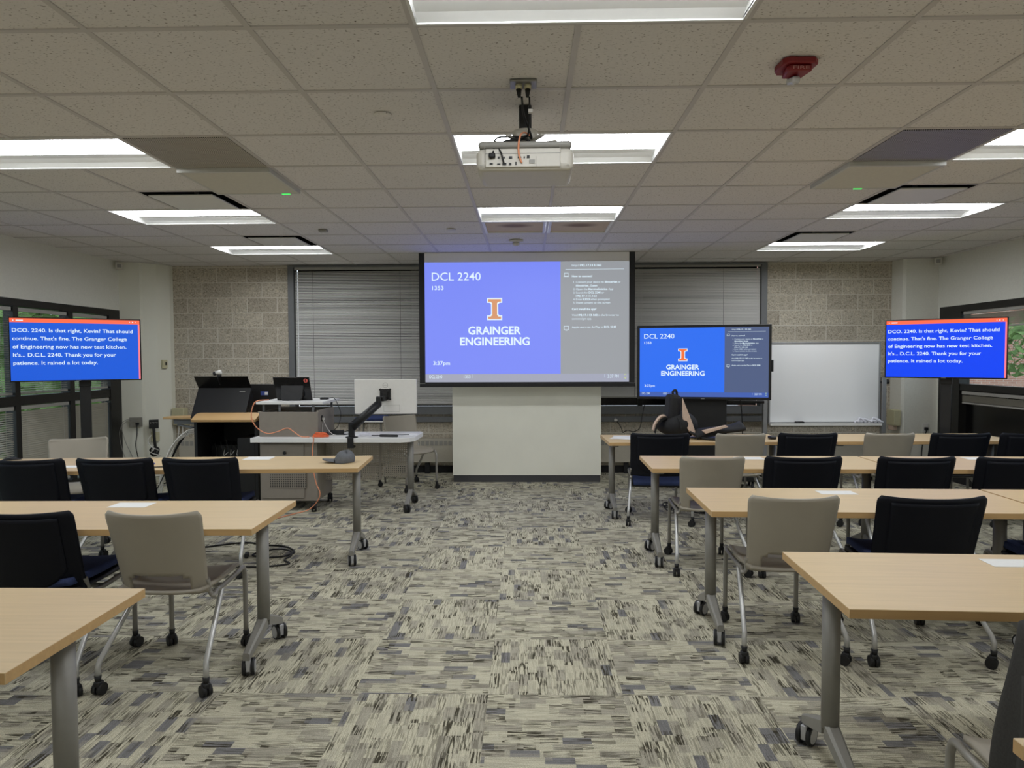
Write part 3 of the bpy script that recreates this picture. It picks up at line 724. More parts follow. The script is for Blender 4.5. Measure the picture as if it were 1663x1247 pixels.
def flat_screen(name, label, cat, A, Bp, z0, z1, bez, depth, group=None):
    """A, Bp: plan positions of the left and right front edges"""
    A, Bp = Vector(A), Vector(Bp); L = (Bp-A).length; mid = (A+Bp)/2; rz = math.atan2(Bp.y-A.y, Bp.x-A.x)
    o = thing(name, label, cat, (mid.x, mid.y, 0), rz, group)
    b = MB(); b.box(-L/2, L/2, 0, depth, z0, z1, .006); b.build('bezel', 'blackpl', o)
    b = MB(); b.box(-L/2+bez, L/2-bez, -.0015, .003, z0+bez, z1-bez); pn = b.build('screen', 'blackgl', o)
    b = MB(); b.box(-L*.28, L*.28, depth-.004, depth+.03, z0+.1, z1-.15, .01); b.build('rear_housing', 'blackpl', o)
    b = MB(); b.box(-.02, .02, -.002, .004, z0+bez*.2, z0+bez*.55); b.build('maker_badge', 'alu', o)
    fr = lambda u, v, d: Vector((-L/2+bez+(L-2*bez)*u, -.0017-d, z1-bez-(z1-z0-2*bez)*v))
    return o, pn, fr, L

# big display on a cart
o, pn, fr, L = flat_screen('display_cart', 'large display on a black cart showing the room slide, by the whiteboard', 'display', (1.283, 8.02), (2.722, 7.70), 1.035, 1.885, .03, .07)
draw_slide(pn, fr, L, 'd', .0008)
b = MB(); b.box(-.25, .27, .10, .32, .30, 1.10, .01); b.build('cabinet', 'blackpl', o)
b = MB(); b.box(-.6, .6, -.05, .45, .12, .18, .01); b.box(-.2, .2, .14, .26, .18, .30); b.build('base', 'blackpl', o)
for x in (-.55, .55):
    for y in (0, .4):
        b = MB(); b.cyl((x-.012, y, .055), (x+.012, y, .055), .055, 18); b.cyl((x, y, .06), (x, y, .125), .012, 8); b.build('caster', 'rubber', o)
b = MB(); b.obox((L/2+.012, .03, 1.42), (.02, .05, .13), None, .004); b.build('side_handle', 'blackpl', o)
b = MB(); b.box(.28, .68, .12, .2, .99, 1.02, .005); b.build('shelf_bracket', 'blackpl', o)
b = MB(); b.tube([(.42, .12, 1.03), (.44, .15, .85), (.45, .16, .6), (.43, .2, .45), (.3, .2, .4)], .007, 8, 6); b.build('power_cord', 'rubber', o)

CAPT = [('DCO. 2240. Is that right, Kevin? That should', .016, .942, .219), ('continue. That\'s fine. The Granger College', .017, .893, .350), ('of Engineering now has new test kitchen.', .018, .888, .482), ("It's... D.C.L. 2240. Thank you for your", .020, .802, .613), ('patience. It rained a lot today.', .020, .655, .743)]
def caption_tv(label, A, Bp, z0, z1, blue, pole, lab2):
    o, pn, fr, L = flat_screen('caption_display', label, 'display', A, Bp, z0, z1, .012, .035, 'caption screens on stands')
    def q(mb, u0, v0, u1, v1, d): mb.quad(fr(u0, v1, d), fr(u1, v1, d), fr(u1, v0, d), fr(u0, v0, d))
    b = MB(); q(b, 0, .066, .986, 1, .0008); b.build('image_blue_area', blue, pn)
    b = MB(); q(b, 0, 0, 1, .066, .0008); b.build('header_bar', 'cred', pn)
    b = MB(); q(b, .986, .066, 1, 1, .0008); b.build('edge_strip', 'cpink', pn)
    b = MB()
    for s, u0, u1, v in CAPT: put_text(b, lambda u, v: fr(u, v, .0016), s, u0, u1, v, .060, .014)
    for u0, u1 in ((.022, .03), (.046, .098), (.918, .922), (.938, .948), (.966, .97)): q(b, u0, .026, u1, .044, .0016)
    q(b, .872, .305, .882, .310, .0016)
    b.build('caption_text', 'ctext', pn)
    # stand
    inv = o.matrix_basis.inverted(); p = inv @ Vector((pole[0], pole[1], 0))
    b = MB(); b.box(p.x-.05, p.x+.05, p.y-.03, p.y+.03, .06, z1-.2, .008); b.build('pole', 'blackpl', o)
    b = MB(); b.box(p.x-.2, p.x+.2, .035, p.y-.028, z0+.2, z0+.3, .005); b.box(p.x-.055, p.x+.055, p.y-.04, p.y+.035, z0-.06, z0+.02, .006); b.build('mount', 'blackpl', o)
    b = MB(); b.box(p.x-.3, p.x+.3, p.y-.03, p.y+.03, .06, .09, .005); b.box(p.x-.03, p.x+.03, p.y-.3, p.y+.12, .061, .089, .005); b.build('base', 'blackpl', o)
    for dx, dy in ((-.28, 0), (.28, 0), (0, -.27), (0, .1)):
        b = MB(); b.cyl((p.x+dx-.012, p.y+dy, .031), (p.x+dx+.012, p.y+dy, .031), .031, 14); b.build('caster', 'rubber', o)
    return o
caption_tv('caption screen with white text on blue, on a pole stand at the left window', (-5.055, 6.60), (-4.085, 7.20), 1.300, 1.940, 'cblue', (-4.60, 7.05), 'left')
caption_tv('caption screen with white text on blue, on a pole stand right of the whiteboard', (3.825, 7.43), (4.717, 6.84), 1.292, 1.906, 'cblue2', (4.36, 7.23), 'right')

# whiteboard on its stand
o = thing('mobile_whiteboard', 'blank mobile whiteboard in a silver frame beside the cart display', 'whiteboard', (3.52, 8.2, 0))
b = MB(); b.box(-.64, .64, 0, .02, .74, 1.68); b.build('board', 'wbsurf', o)
b = MB()
for q in ((-.655, -.635, .728, 1.692), (.635, .655, .728, 1.692)): b.box(q[0], q[1], -.006, .026, q[2], q[3], .003)
for z in (.728, 1.672): b.box(-.635, .635, -.006, .026, z, z+.02, .003)
b.build('frame', 'alu', o)
b = MB(); b.box(-.65, .65, -.07, -.006, .705, .725, .004); b.box(-.65, .65, -.07, -.062, .725, .735); b.build('pen_tray', 'silver', o)
for s in (-1, 1):
    b = MB(); b.box(s*.695-.025, s*.695+.025, -.02, .03, .06, 1.27, .005); b.build('post', 'alu', o)
    b = MB(); b.box(s*.695-.025, s*.695+.025, -.3, .3, .06, .11, .005)
    for y in (-.27, .27): b.cyl((s*.695-.012, y, .03), (s*.695+.012, y, .03), .03, 14)
    b.build('foot', 'blackpl', o)
    b = MB(); b.cyl((s*.655, .008, 1.22), (s*.73, .008, 1.22), .012, 10); b.cyl((s*.722, .008, 1.22), (s*.755, .008, 1.22), .028, 14); b.build('pivot_knob', 'blackpl', o)
b = MB(); b.box(-.67, .67, -.01, .02, .3, .34); b.build('stretcher', 'alu', o)
b = MB(); b.box(-.05, .05, -.025, .025, 0, .03, .006); tag(b.build('whiteboard_eraser', 'blackpl', None, (3.22, 8.162, .7255)), 'black eraser lying on the whiteboard pen tray', 'eraser')
b = MB(); b.sm = True
for k in range(7):
    x = -.12+.24*k/6; b.tube([(x-.05, -.012, .012+.006*(k % 2)), (x-.02, .008, .03+.012*((k*3) % 4)), (x+.02, -.01, .026+.008*(k % 3)), (x+.05, .006, .014)], .012, 8, 4)
tag(b.build('cleaning_rag', 'cloth', None, (4.03, 8.166, .7265)), 'crumpled white and blue rag on the right end of the whiteboard tray', 'rag')

# ------------------------------------------------------------------ tables
def caster_mesh(b, c, wheel_r, rz=0.0, twin=.012, tw=.016, hub=1, tire=0):
    R = Rz(rz); c = Vector(c)
    for s in (-1, 1):
        a = c + R @ Vector((s*twin, 0, 0)); e = c + R @ Vector((s*(twin+tw), 0, 0))
        b.mi = tire; b.cyl(a, e, wheel_r, 22)
        b.mi = hub; b.cyl(e, e + R @ Vector((s*.002, 0, 0)), wheel_r*.78, 20)
    b.mi = hub; b.obox(c + R @ Vector((0, -.002, wheel_r*.35)), (twin*1.9, wheel_r*1.5, wheel_r*1.5), R, .004)
    b.mi = 0
TL, TD, TH = 1.70, .635, .737
def make_table():
    o = empty('training_table'); tag(o, 'x', 'table', 'training tables')
    b = MB(); b.box(-TL/2, TL/2, -TD/2, TD/2, TH-.031, TH, .0015, 1)
    b.bm.faces.ensure_lookup_table()
    for f in b.bm.faces:
        if abs(f.normal.z) < .5 and f.calc_area() > .004: f.material_index = 1
    b.build('tabletop', ('wood', 'edge'), o)
    for s in (-1, 1):
        x = s*(TL/2-.072)
        b = MB(); b.sm = True
        # oval column
        ring = []
        for z, k in ((.19, 1.0), (TH-.055, 1.0)):
            ring.append([b.bm.verts.new((x+.030*k*math.cos(2*PI*q/20), .038*k*math.sin(2*PI*q/20), z)) for q in range(20)])
        for q in range(20): b._f((ring[0][q], ring[0][(q+1) % 20], ring[1][(q+1) % 20], ring[1][q]))
        b.sm = False; b._f(ring[0][::-1]); b._f(ring[1])
        b.box(x-.03, x+.03, -.22, .22, TH-.056, TH-.0315, .004)
        for t in (-1, 1):
            A, E = Vector((x, t*.012, .188)), Vector((x, t*.235, .098))
            d = (E-A).normalized(); ang = math.atan2(d.z, t*d.y)
            prof = [(0, .052, .03), (.4, .046, .026), (.8, .036, .022), (1.0, .034, .018)]
            rings = []
            for f, w, h in prof:
                p = A.lerp(E, f); rings.append([b.bm.verts.new((p.x+sx*w/2, p.y, p.z+sz*h)) for sx, sz in ((-1, -1), (1, -1), (1, .6), (.6, 1), (-.6, 1), (-1, .6))])
            for r0, r1 in zip(rings[:-1], rings[1:]):
                for q in range(6): b._f((r0[q], r0[(q+1) % 6], r1[(q+1) % 6], r1[q]))
            b._f(rings[0]); b._f(rings[-1][::-1])
        lg = b.build('leg', 'leg', o)
        for t in (-1, 1):
            b = MB(); b.cyl((x, t*.215, .075), (x, t*.215, .102), .009, 10)
            caster_mesh(b, (x, t*.215+.012, .0395), .0395, s*.25+(.5 if t > 0 else 0)*s)
            b.build('caster', ('rubber', 'castgrey'), lg)
    return o
tab = make_table(); index_kids(tab)
def rotpos(xend, yc, sgn, deg):
    a = math.radians(deg); return (xend + sgn*TL/2*math.cos(a), yc + sgn*TL/2*math.sin(a))
TABS = [  # near aisle end x, centre y there, side, tilt, n, label
    (-1.228, 5.175, -1, 3.2, 'maple table with a grey cap on it, front left by the instructor desk'),
    (-2.935, 5.08, -1, 3.2, 'maple table at the far left edge, continuing the front left row'),
    (-1.277, 3.435, -1, .8, 'maple table in the second left row, in front of the taupe chair'),
    (-1.313, 1.985, -1, 0, 'maple table corner at the lower left edge of the photo'),
    (.750, 6.64, 1, 1.3, 'maple table with the backpack, front right before the cart display'),
    (2.86, 6.69, 1, 1.3, 'maple table before the whiteboard and right caption screen'),
    (.890, 5.157, 1, -1.3, 'maple table in the second right row, aisle end'),
    (2.603, 5.118, 1, -1.3, 'maple table in the second right row, right photo edge'),
    (.949, 3.812, 1, -1.6, 'maple table in the third right row, aisle end'),
    (2.664, 3.764, 1, -1.6, 'maple table in the third right row beyond the seam, right photo edge'),
    (1.016, 2.451, 1, -2.4, 'maple table in the fourth right row, large in the right foreground'),
    (1.000, 1.092, 1, 0, 'maple table of which only a corner shows at the lower right'),
]
for k, (x, y, sg, dg, lab) in enumerate(TABS):
    o = tab if k == 0 else copy_tree(tab)
    px, py = rotpos(x, y, sg, dg); o.location = (px, py, 0); o.rotation_euler.z = math.radians(dg); o['label'] = lab

# ------------------------------------------------------------------ chairs
def chair_caster(b, x, y, rz=.4):
    b.cyl((x, y, .06), (x, y, .09), .012, 10, .016)
    R = Rz(rz)
    for s in (-1, 1):
        a = Vector((x, y, .027)) + R @ Vector((s*.004, .008, 0)); e = a + R @ Vector((s*.018, 0, 0)); b.cyl(a, e, .027, 16)
    b.obox(Vector((x, y, .05)) + R @ Vector((0, .004, 0)), (.034, .036, .03), R, .008)
def make_chair(kind):
    beige = kind != 'blue'
    o = empty('classroom_chair'); tag(o, 'x', 'chair', 'classroom chairs')
    hb, ht, zb, zt = (.195, .222, .432, .835) if beige else (.245, .262, .44, .84)
    rear, front = (.25, .20) if beige else (.285, .225)
    sm, tm = ('shell', 'shelltube') if beige else ('blackpl', 'leg')
    # backrest shell: wraps forward at the sides, leans back, opening at the bottom
    def bf(u, v):
        s = 2*u-1; z = zb + (zt-zb)*v; hw = hb + (ht-hb)*v
        if v > .8:
            q = (v-.8)/.2; z -= .007*q*(1-abs(s)**2)
        x = s*hw
        rr = .09
        if v > 1-rr:               # rounded top corners
            e = (v-(1-rr))/rr; lim = hw - .020*(1-math.sqrt(max(0, 1-e*e))); x = s*lim
        y = -.205 - .075*v**1.3 + .066*abs(s)**2.6*(1-.15*v) + .02*(1-v)**2
        return (x, y, z)
    def keep(u, v):
        if not beige: return True
        s = abs(2*u-1); return not (s < .66 and v < .25 - (.045 if s > .55 else 0))
    b = MB(); b.grid(bf, 32, 24, -.011, keep); bk = b.build('backrest', sm if beige else 'navy', o)
    # seat pan
    ws = .215 if beige else .245
    def sf(u, v):
        s = 2*u-1; y = -.205+.455*v; hw = ws*(.93+.07*math.sin(PI*min(1, v*1.1)))
        if v > .88: hw -= .03*((v-.88)/.12)**2
        z = .436 + .012*v + .014*abs(s)**3 - .010*math.sin(PI*v)*(1-s*s) - (.03*((v-.8)/.2)**2 if v > .8 else 0) + (.004*((.15-v)/.15)**2 if v < .15 else 0)
        return (s*hw, y, z)
    b = MB(); b.grid(sf, 18, 18, -.016)
    st = b.build('seat', sm, o)
    if not beige:
        b = MB(); b.grid(lambda u, v: tuple(Vector(sf(u*.96+.02, v*.96+.02)) + Vector((0, 0, .034))), 16, 16, -.034); b.build('seat_cushion', 'bluefab', st)
        def cf(u, v):
            p = Vector(bf(u*.9+.05, .10+v*.84)); p.y += .03; return tuple(p)
        b = MB(); b.grid(cf, 18, 14, -.026); b.build('back_cushion', 'bluefab', bk)
        # moulded rear panel with a rounded lower edge
        def pf(u, v):
            s = abs(2*u-1); vv = .06 + .22*s**3.2*(1) + v*(.93-.06-.22*s**3.2); p = Vector(bf(.1+.8*u, vv)); p.y -= .0145; return tuple(p)
        b = MB(); b.grid(pf, 20, 16, -.004); b.build('rear_panel', 'navy', bk)
    for s in (-1, 1):
        r = .0125
        b = MB(); b.tube([(s*rear, -.27, .065), (s*rear, -.268, .13), (s*(rear-.004), -.258, .155), (s*(ws-.012), .0, .405), (s*(ws-.02), .02, .42)], r, 10)
        lg = b.build('leg', 'chrome', o); b = MB(); chair_caster(b, s*rear, -.27, .5*s+.4); b.build('caster', 'rubber', lg)
        b = MB(); b.tube([(s*front, .27, .065), (s*front, .268, .35), (s*front, .262, .405), (s*(front+.004), .235, .436), (s*(ws-.006), .16, .432), (s*(ws-.012), .0, .415), (s*(ws-.012), -.06, .418)], r, 10, 4)
        lg = b.build('leg', tm, o); b = MB(); chair_caster(b, s*front, .27, .3-.5*s); b.build('caster', 'rubber', lg)
        b = MB(); p = Vector(bf(.5+.5*s*.985, .16)); q = Vector(bf(.5+.5*s*.985, .04))
        b.tube([(s*(ws-.012), -.05, .418), (s*(ws+.004), -.12, .412), (q.x+s*.004, q.y+.012, q.z-.02), (p.x+s*.006, p.y-.004, p.z)], .0105, 10, 5)
        b.build('back_bracket', tm, o)
    b = MB(); b.tube([(-ws+.02, .02, .415), (ws-.02, .02, .415)], .011, 10); b.tube([(-ws+.02, -.06, .418), (ws-.02, -.06, .418)], .009, 10); b.build('cross_bar', tm, o)
    if kind == 'flipped': pass
    index_kids(o)
    return o
ch_beige = make_chair('beige'); ch_blue = make_chair('blue')
used = {'beige': 0, 'blue': 0}
def put_chair(kind, x, y, deg, label):
    src = ch_beige if kind == 'beige' else ch_blue
    o = src if not used[kind] else copy_tree(src)
    used[kind] = 1
    o.location = (x, y, 0); o.rotation_euler.z = math.radians(deg); o['label'] = label; return o
bg, bl = 'beige', 'blue'
put_chair(bg, -1.695, 3.285, -1, 'taupe plastic chair in the left foreground, behind the second left table')
put_chair(bl, -2.31, 3.275, -2, 'navy chair with blue seat at the left edge, next to the taupe foreground chair')
put_chair(bl, -2.28, 4.925, 2, 'navy chair nearest the aisle in the front left row')
put_chair(bl, -2.87, 4.90, 3, 'navy chair in the middle of the three in the front left row')
put_chair(bl, -3.47, 4.865, 3, 'navy chair at the left photo edge in the front left row')
put_chair(bg, -3.80, 5.57+.12, -150, 'taupe chair facing us beyond the front left table, below the left caption screen')
put_chair(bg, -1.38, 8.0, -140, 'taupe chair turned sideways behind the white instructor desk')
flip = put_chair(bl, 1.21, 6.42, -3, 'navy chair with its blue seat flipped up, before the backpack')
put_chair(bg, 1.92, 6.42, 0, 'taupe chair at the front right table, between two navy chairs below the cart')
put_chair(bl, 2.52, 6.42, 0, 'navy chair below the left post of the whiteboard, front right row')
put_chair(bg, 3.26, 6.45, 0, 'taupe chair below the right end of the whiteboard, front right row')
put_chair(bl, 3.86, 6.40, 0, 'navy chair below the right caption screen, front right row')
put_chair(bl, 4.47, 6.40, 0, 'navy chair cut by the right photo edge, front right row')
put_chair(bg, 1.29, 5.0, -1, 'taupe chair at the aisle end of the second right row')
put_chair(bl, 1.905, 4.97, -1, 'navy chair right of the taupe aisle chair, second right row')
put_chair(bl, 2.66, 4.95, 0, 'navy chair in the middle of the second right row, below the whiteboard')
put_chair(bl, 3.32, 4.94, 0, 'navy chair cut by the right photo edge, second right row')
put_chair(bg, 1.33, 3.645, -1, 'taupe chair at the aisle end of the third right row')
put_chair(bl, 1.99, 3.615, -1, 'navy chair behind the foreground table, third right row')
put_chair(bl, 2.80, 3.615, 0, 'navy chair outside the right edge of which only a leg shows, third right row')
put_chair(bg, 1.41, 1.685, 0, 'taupe chair holding the dark grey bag, lower right corner')
# the flipped seat of the folded chair
kids = [c for c in bpy.data.objects if c.parent == flip]
for c in kids:
    if c.name.startswith('seat'):
        c.rotation_euler.x = math.radians(78); c.location = (0, .075, .35)
        R_ = Matrix.Rotation(math.radians(78), 3, 'X'); pv = Vector((0, -.16, .45)); tgt = Vector((0, -.03, .36)); c.location = tgt - R_ @ pv

# tall stool half hidden by the monitor
o = thing('tall_stool', 'blue-seated stool half hidden behind the silver monitor', 'stool', (-1.93, 8.5, 0))
b = MB(); b.box(-.18, .18, -.17, .17, .755, .80, .018, 3); b.build('seat', 'bluefab', o)
b = MB(); b.box(-.185, .185, -.175, .175, .735, .7545, .006); b.build('seat_pan', 'silver', o)
for sx in (-1, 1):
    for sy in (-1, 1):
        b = MB(); b.tube([(sx*.13, sy*.12, .735), (sx*.2, sy*.2, .0)], .012, 10); b.build('leg', 'leg', o)
b = MB(); b.tube([(-.175, -.17, .25), (.175, -.17, .25), (.175, .17, .25), (-.175, .17, .25), (-.175, -.17, .25)], .009, 8); b.build('footrest', 'leg', o)

# ------------------------------------------------------------------ lectern
o = thing('lectern', 'black open-front lectern with maple top and side flap, beside the left column', 'lectern', (-3.11, 7.3, 0))
b = MB(); b.box(-.33, -.30, -.30, .35, .05, .87); b.build('side_panel', 'blackpl', o)
b = MB(); b.box(.30, .33, -.30, .35, .05, .87); b.build('side_panel', 'blackpl', o)
b = MB(); b.box(-.30, .30, .33, .35, .05, .87); b.build('back_panel', 'blackpl', o)
b = MB(); b.box(-.33, .33, -.32, .35, .0, .05); b.build('plinth', 'blackpl', o)
b = MB(); b.box(-.345, .345, -.22, .37, .872, .902, .004); b.build('top', 'edge', o)
# front ledge, tilted, with rounded rear corners
def rr(w, d, r):
    P_ = [(-w, 0), (w, 0)]
    for c, a0 in (((w-r, d-r), 0), ((-w+r, d-r), PI/2)):
        for k in range(7): a = a0 + PI/2*k/6; P_.append((c[0]+r*math.cos(a), c[1]+r*math.sin(a)))
    return P_
Rt = Rx(math.radians(24))
b = MB(); b.prism(rr(.335, .155, .04), .028, lambda a, c, d: Vector((0, -.35, .872)) + Rt @ Vector((a, c, d)), .003); b.build('front_ledge', 'edge', o)
b = MB(); b.prism([(-.346, -.05), (-.80, -.03), (-.80, .10), (-.346, .36)], .024, lambda a, c, d: Vector((a, c, .874+d)), .003); b.build('side_flap', 'edge', o)
b = MB(); b.box(-.70, -.33, .0, .02, .82, .873); b.obox((-.5, .02, .78), (.34, .02, .02), Ry(.2)); b.build('flap_bracket', 'grey_frame', o)
for z0, z1 in ((.10, .27), (.30, .44), (.47, .60)):
    b = MB(); b.box(-.27, .1, -.05, .32, z0, z1, .004)
    for k in range(6): b.cyl((-.24+k*.055, -.052, (z0+z1)/2), (-.24+k*.055, -.056, (z0+z1)/2), .008, 8)
    b.build('rack_unit', 'blackgl', o)
b = MB(); b.box(.11, .29, -.28, .30, .08, .70, .003); b.build('equipment_box', 'blackpl', o)
b = MB()
for k in range(6):
    x = -.22+k*.06; b.tube([(x, -.07, .62+.02*(k % 3)), (x+.04, -.12, .5), (x-.03, -.14, .38-.03*(k % 2)), (x+.06, -.08, .25)], .004, 6, 5)
b.build('patch_cables', 'rubber', o)
b = MB()
for k in range(3):
    x = -.12+k*.07; b.tube([(x, -.07, .55), (x+.02, -.13, .5), (x+.06, -.12, .53+.02*k)], .003, 6, 5)
b.tube([(-.08, -.1, .42), (0, -.16, .45), (.08, -.12, .41)], .004, 6, 5); b.build('white_patch_cables', 'white', o)

# touch display on the lectern (seen from behind), with folding hood
o = thing('lectern_touch_display', 'large black tilted display standing on the lectern, back towards us', 'monitor', (-3.24, 7.25, .903))
fr = lambda a, c, d: Vector((a, c, d))
Pt = lambda x, f, off=0: Vector((x, -.15+.19*f, .0+.305*f)) + Vector((0, .305, -.19)).normalized()*off
b = MB()
x0, x1 = -.285, .285
for (xa, f) in ((0, 0),): pass
vs = [Pt(x, f, of) for of in (0, .03) for x, f in ((x0, 0), (x1, 0), (x1, 1), (x0, 1))]
vv = [b.bm.verts.new(p) for p in vs]
for q in ((0, 1, 2, 3), (7, 6, 5, 4), (0, 4, 5, 1), (1, 5, 6, 2), (2, 6, 7, 3), (3, 7, 4, 0)): b._f([vv[i] for i in q])
b.build('panel', 'blackpl', o)
b = MB(); A0 = Pt(0, 1)
b.quad((x0, A0.y, A0.z), (x1, A0.y, A0.z), (x1, A0.y-.10, A0.z+.125), (x0, A0.y-.10, A0.z+.125)); b.quad((x0, A0.y+.012, A0.z), (x1, A0.y+.012, A0.z), (x1, A0.y-.09, A0.z+.127), (x0, A0.y-.09, A0.z+.127))
b.quad((x0, A0.y-.10, A0.z+.125), (x1, A0.y-.10, A0.z+.125), (x1, A0.y-.09, A0.z+.127), (x0, A0.y-.09, A0.z+.127))
for x in (x0, x1): b.quad((x, A0.y, A0.z), (x, A0.y-.10, A0.z+.125), (x, A0.y-.09, A0.z+.127), (x, A0.y+.012, A0.z))
b.build('hood', 'blackgl', o)
b = MB(); b.prism([(-.10, .0), (.22, .0), (.22, .02), (.06, .25)], .05, lambda a, c, d: Vector((x1-.05+d, a, c))); b.build('stand_wedge', 'blackpl', o)
b = MB(); b.prism([(-.10, .0), (.22, .0), (.22, .02), (.06, .25)], .05, lambda a, c, d: Vector((x0+d, a, c))); b.build('stand_wedge', 'blackpl', o)
b = MB(); b.obox(Pt(.2, .88, -.002), (.06, .003, .006), Rx(-.55)); b.build('maker_badge', 'greyband', o)
o = thing('webcam', 'small silver and black webcam perched on the lectern display', 'webcam', (-3.26, 7.185, 1.335))
b = MB(); b.cyl((-.03, 0, .035), (.03, 0, .05), .02, 16); b.build('body', 'silver', o)
b = MB(); b.obox((-.035, -.005, .03), (.03, .045, .04), Ry(-.25), .01); b.build('lens_end', 'blackpl', o)
b = MB(); b.box(-.012, .012, -.01, .05, -.002, .02); b.tube([(0, -.012, .01), (.005, -.02, -.03), (.003, .03, -.09)], .003, 6, 4); b.build('clip', 'blackpl', o)

o = thing('desktop_monitor', 'black monitor with a small blue sticker, between the lectern display and the white shelf', 'monitor', (-2.92, 7.58, .903))
b = MB(); b.box(-.19, .17, -.015, .02, .03, .335, .006); b.build('panel', 'blackpl', o)
b = MB(); b.box(-.1, .1, -.02, .08, 0, .012, .004); b.box(-.03, .03, .02, .05, .01, .2); b.build('stand', 'blackpl', o)
b = MB(); b.box(-.04, .045, -.0162, -.0152, .21, .255); b.build('sticker', 'bluesticker', o)
b = MB(); b.box(.005, .04, -.0168, -.0163, .215, .25); b.build('sticker_patch', 'paper', o)
b = MB(); b.box(.10, .15, -.01, .015, .3352, .36, .004); b.build('top_camera', 'blackpl', o)

# ------------------------------------------------------------------ instructor desk
D = thing('instructor_desk', 'white instructor desk with dark cabinet, raised box and perforated panels', 'desk', (-1.93, 6.95, 0))
dx = lambda x: x+1.93
dy = lambda y: y-6.95
poly = [(dx(-2.735), dy(6.70)), (dx(-1.25), dy(6.68)), (dx(-1.16), dy(6.72)), (dx(-1.115), dy(6.80)), (dx(-1.10), dy(7.22)), (dx(-1.13), dy(7.30)), (dx(-2.735), dy(7.30))]
b = MB(); b.prism(poly, .045, lambda a, c, d: Vector((a, c, .692+d)), .004); b.build('desktop', 'whitelam', D)
b = MB(); b.box(dx(-2.665), dx(-2.09), dy(6.76), dy(7.28), .10, .691, .004); ped = b.build('pedestal', 'graphite', D)
b = MB(); b.box(dx(-2.645), dx(-2.22), dy(6.748), dy(6.759), .13, .67, .002)
b.build('door_frame', 'graphite', ped)
b = MB(); b.box(dx(-2.56), dx(-2.20), dy(6.7455), dy(6.7478), .23, .47); b.build('vent_panel', 'perfdark', ped)
b = MB(); b.cyl((dx(-2.41), dy(6.748), .585), (dx(-2.41), dy(6.735), .585), .016, 12); b.build('lock', 'blackpl', ped)
b = MB(); b.cyl((dx(-2.30), dy(6.7455), .452), (dx(-2.30), dy(6.741), .452), .011, 12); b.build('power_light', 'purple', ped)
for x, y in ((-2.61, 6.80), (-2.12, 6.73), (-2.61, 7.22), (-2.10, 7.22)):
    b = MB(); caster_mesh(b, (dx(x), dy(y), .045), .045, .3, .008, .016, 0); b.cyl((dx(x), dy(y), .06), (dx(x), dy(y), .101), .01, 8); b.build('caster', ('rubber',), ped)
b = MB(); b.box(dx(-2.69), dx(-2.095), dy(6.82), dy(6.84), .738, .985, .003); b.box(dx(-2.115), dx(-2.095), dy(6.842), dy(7.40), .738, 1.0); b.box(dx(-2.69), dx(-2.67), dy(6.842), dy(7.40), .738, .985); b.box(dx(-2.67), dx(-2.115), dy(7.38), dy(7.40), .738, 1.0); b.box(dx(-2.67), dx(-2.115), dy(6.842), dy(7.38), .945, .958)
rb = b.build('raised_box', 'graphite', D)
b = MB(); b.box(dx(-2.72), dx(-2.045), dy(6.82), dy(7.44), 1.062, 1.088, .003); b.build('shelf', 'whitelam', rb)
for x, y in ((-2.66, 6.87), (-2.49, 6.85), (-2.15, 6.85), (-2.11, 7.36)):
    b = MB(); b.cyl((dx(x), dy(y), .958), (dx(x), dy(y), 1.062), .013, 12); b.build('post', 'grey_frame', rb)
b = MB(); b.box(dx(-2.0945), dx(-2.088), dy(6.93), dy(6.97), .88, .94); b.build('socket', 'blackpl', rb)
b = MB(); b.box(dx(-2.09), dx(-1.53), dy(7.05), dy(7.055), .26, .69); b.build('modesty_panel', 'perf', D)
b = MB(); b.prism([(dx(-1.51), dy(7.05)), (dx(-1.20), dy(6.98)), (dx(-1.20), dy(6.985)), (dx(-1.51), dy(7.055))], .40, lambda a, c, d: Vector((a, c, .29+d))); b.build('modesty_panel', 'perf', D)
b = MB(); b.box(dx(-1.53), dx(-1.51), dy(7.045), dy(7.06), .26, .69); b.build('panel_post', 'graphite', D)
b = MB(); X = dx(-1.185); yc = dy(6.92)
b.cyl((X, yc, .18), (X, yc, .691), .032, 18)
for t in (-1, 1): b.obox((X, yc+t*.13, .13), (.045, .27, .035), Rx(-t*.42), .006)
lg = b.build('leg', 'leg', D)
for t in (-1, 1):
    b = MB(); caster_mesh(b, (X, yc+t*.235, .042), .042, .5, .006, .018, 0); b.build('caster', ('rubber',), lg)

# computer on the white shelf
o = thing('all_in_one_computer', 'black touchscreen computer with a round red sticker on the white shelf', 'computer', (-2.415, 7.08, 1.0885))
b = MB(); A, Bq = (-.165, 0, .01), (.185, .012, .24)
Rt = Rx(math.radians(14)); 
b.prism([(-.175, .0), (.19, .0), (.175, .245), (-.20, .245)], .02, lambda a, c, d: Vector((a, 0, .004)) + Rt @ Vector((0, -d, c)), .004); b.build('screen_back', 'blackgl', o)
b = MB(); b.prism([(-.10, .0), (.08, .0), (.105, .03), (.115, .175), (-.125, .175), (-.12, .03)], .07, lambda a, c, d: Vector((a, -.022-d*(1-.55*c/.175), .0+c)), .008); b.build('stand', 'blackpl', o)
b = MB(); b.box(-.125, .105, -.062, -.056, .176, .181); b.build('stand_edge', 'alu', o)
b = MB()
cc = lambda a, c, d=.0225: Vector((a, 0, .004)) + Rt @ Vector((0, -d, c))
ring = [(.14+.022*math.cos(2*PI*k/24), .213+.022*math.sin(2*PI*k/24)) for k in range(24)]
b.bm.faces.new([b.bm.verts.new(cc(a, c)) for a, c in ring]); st = b.build('sticker', 'sticker', o)
b = MB(); o_ = cc(.14, .213, .0232)
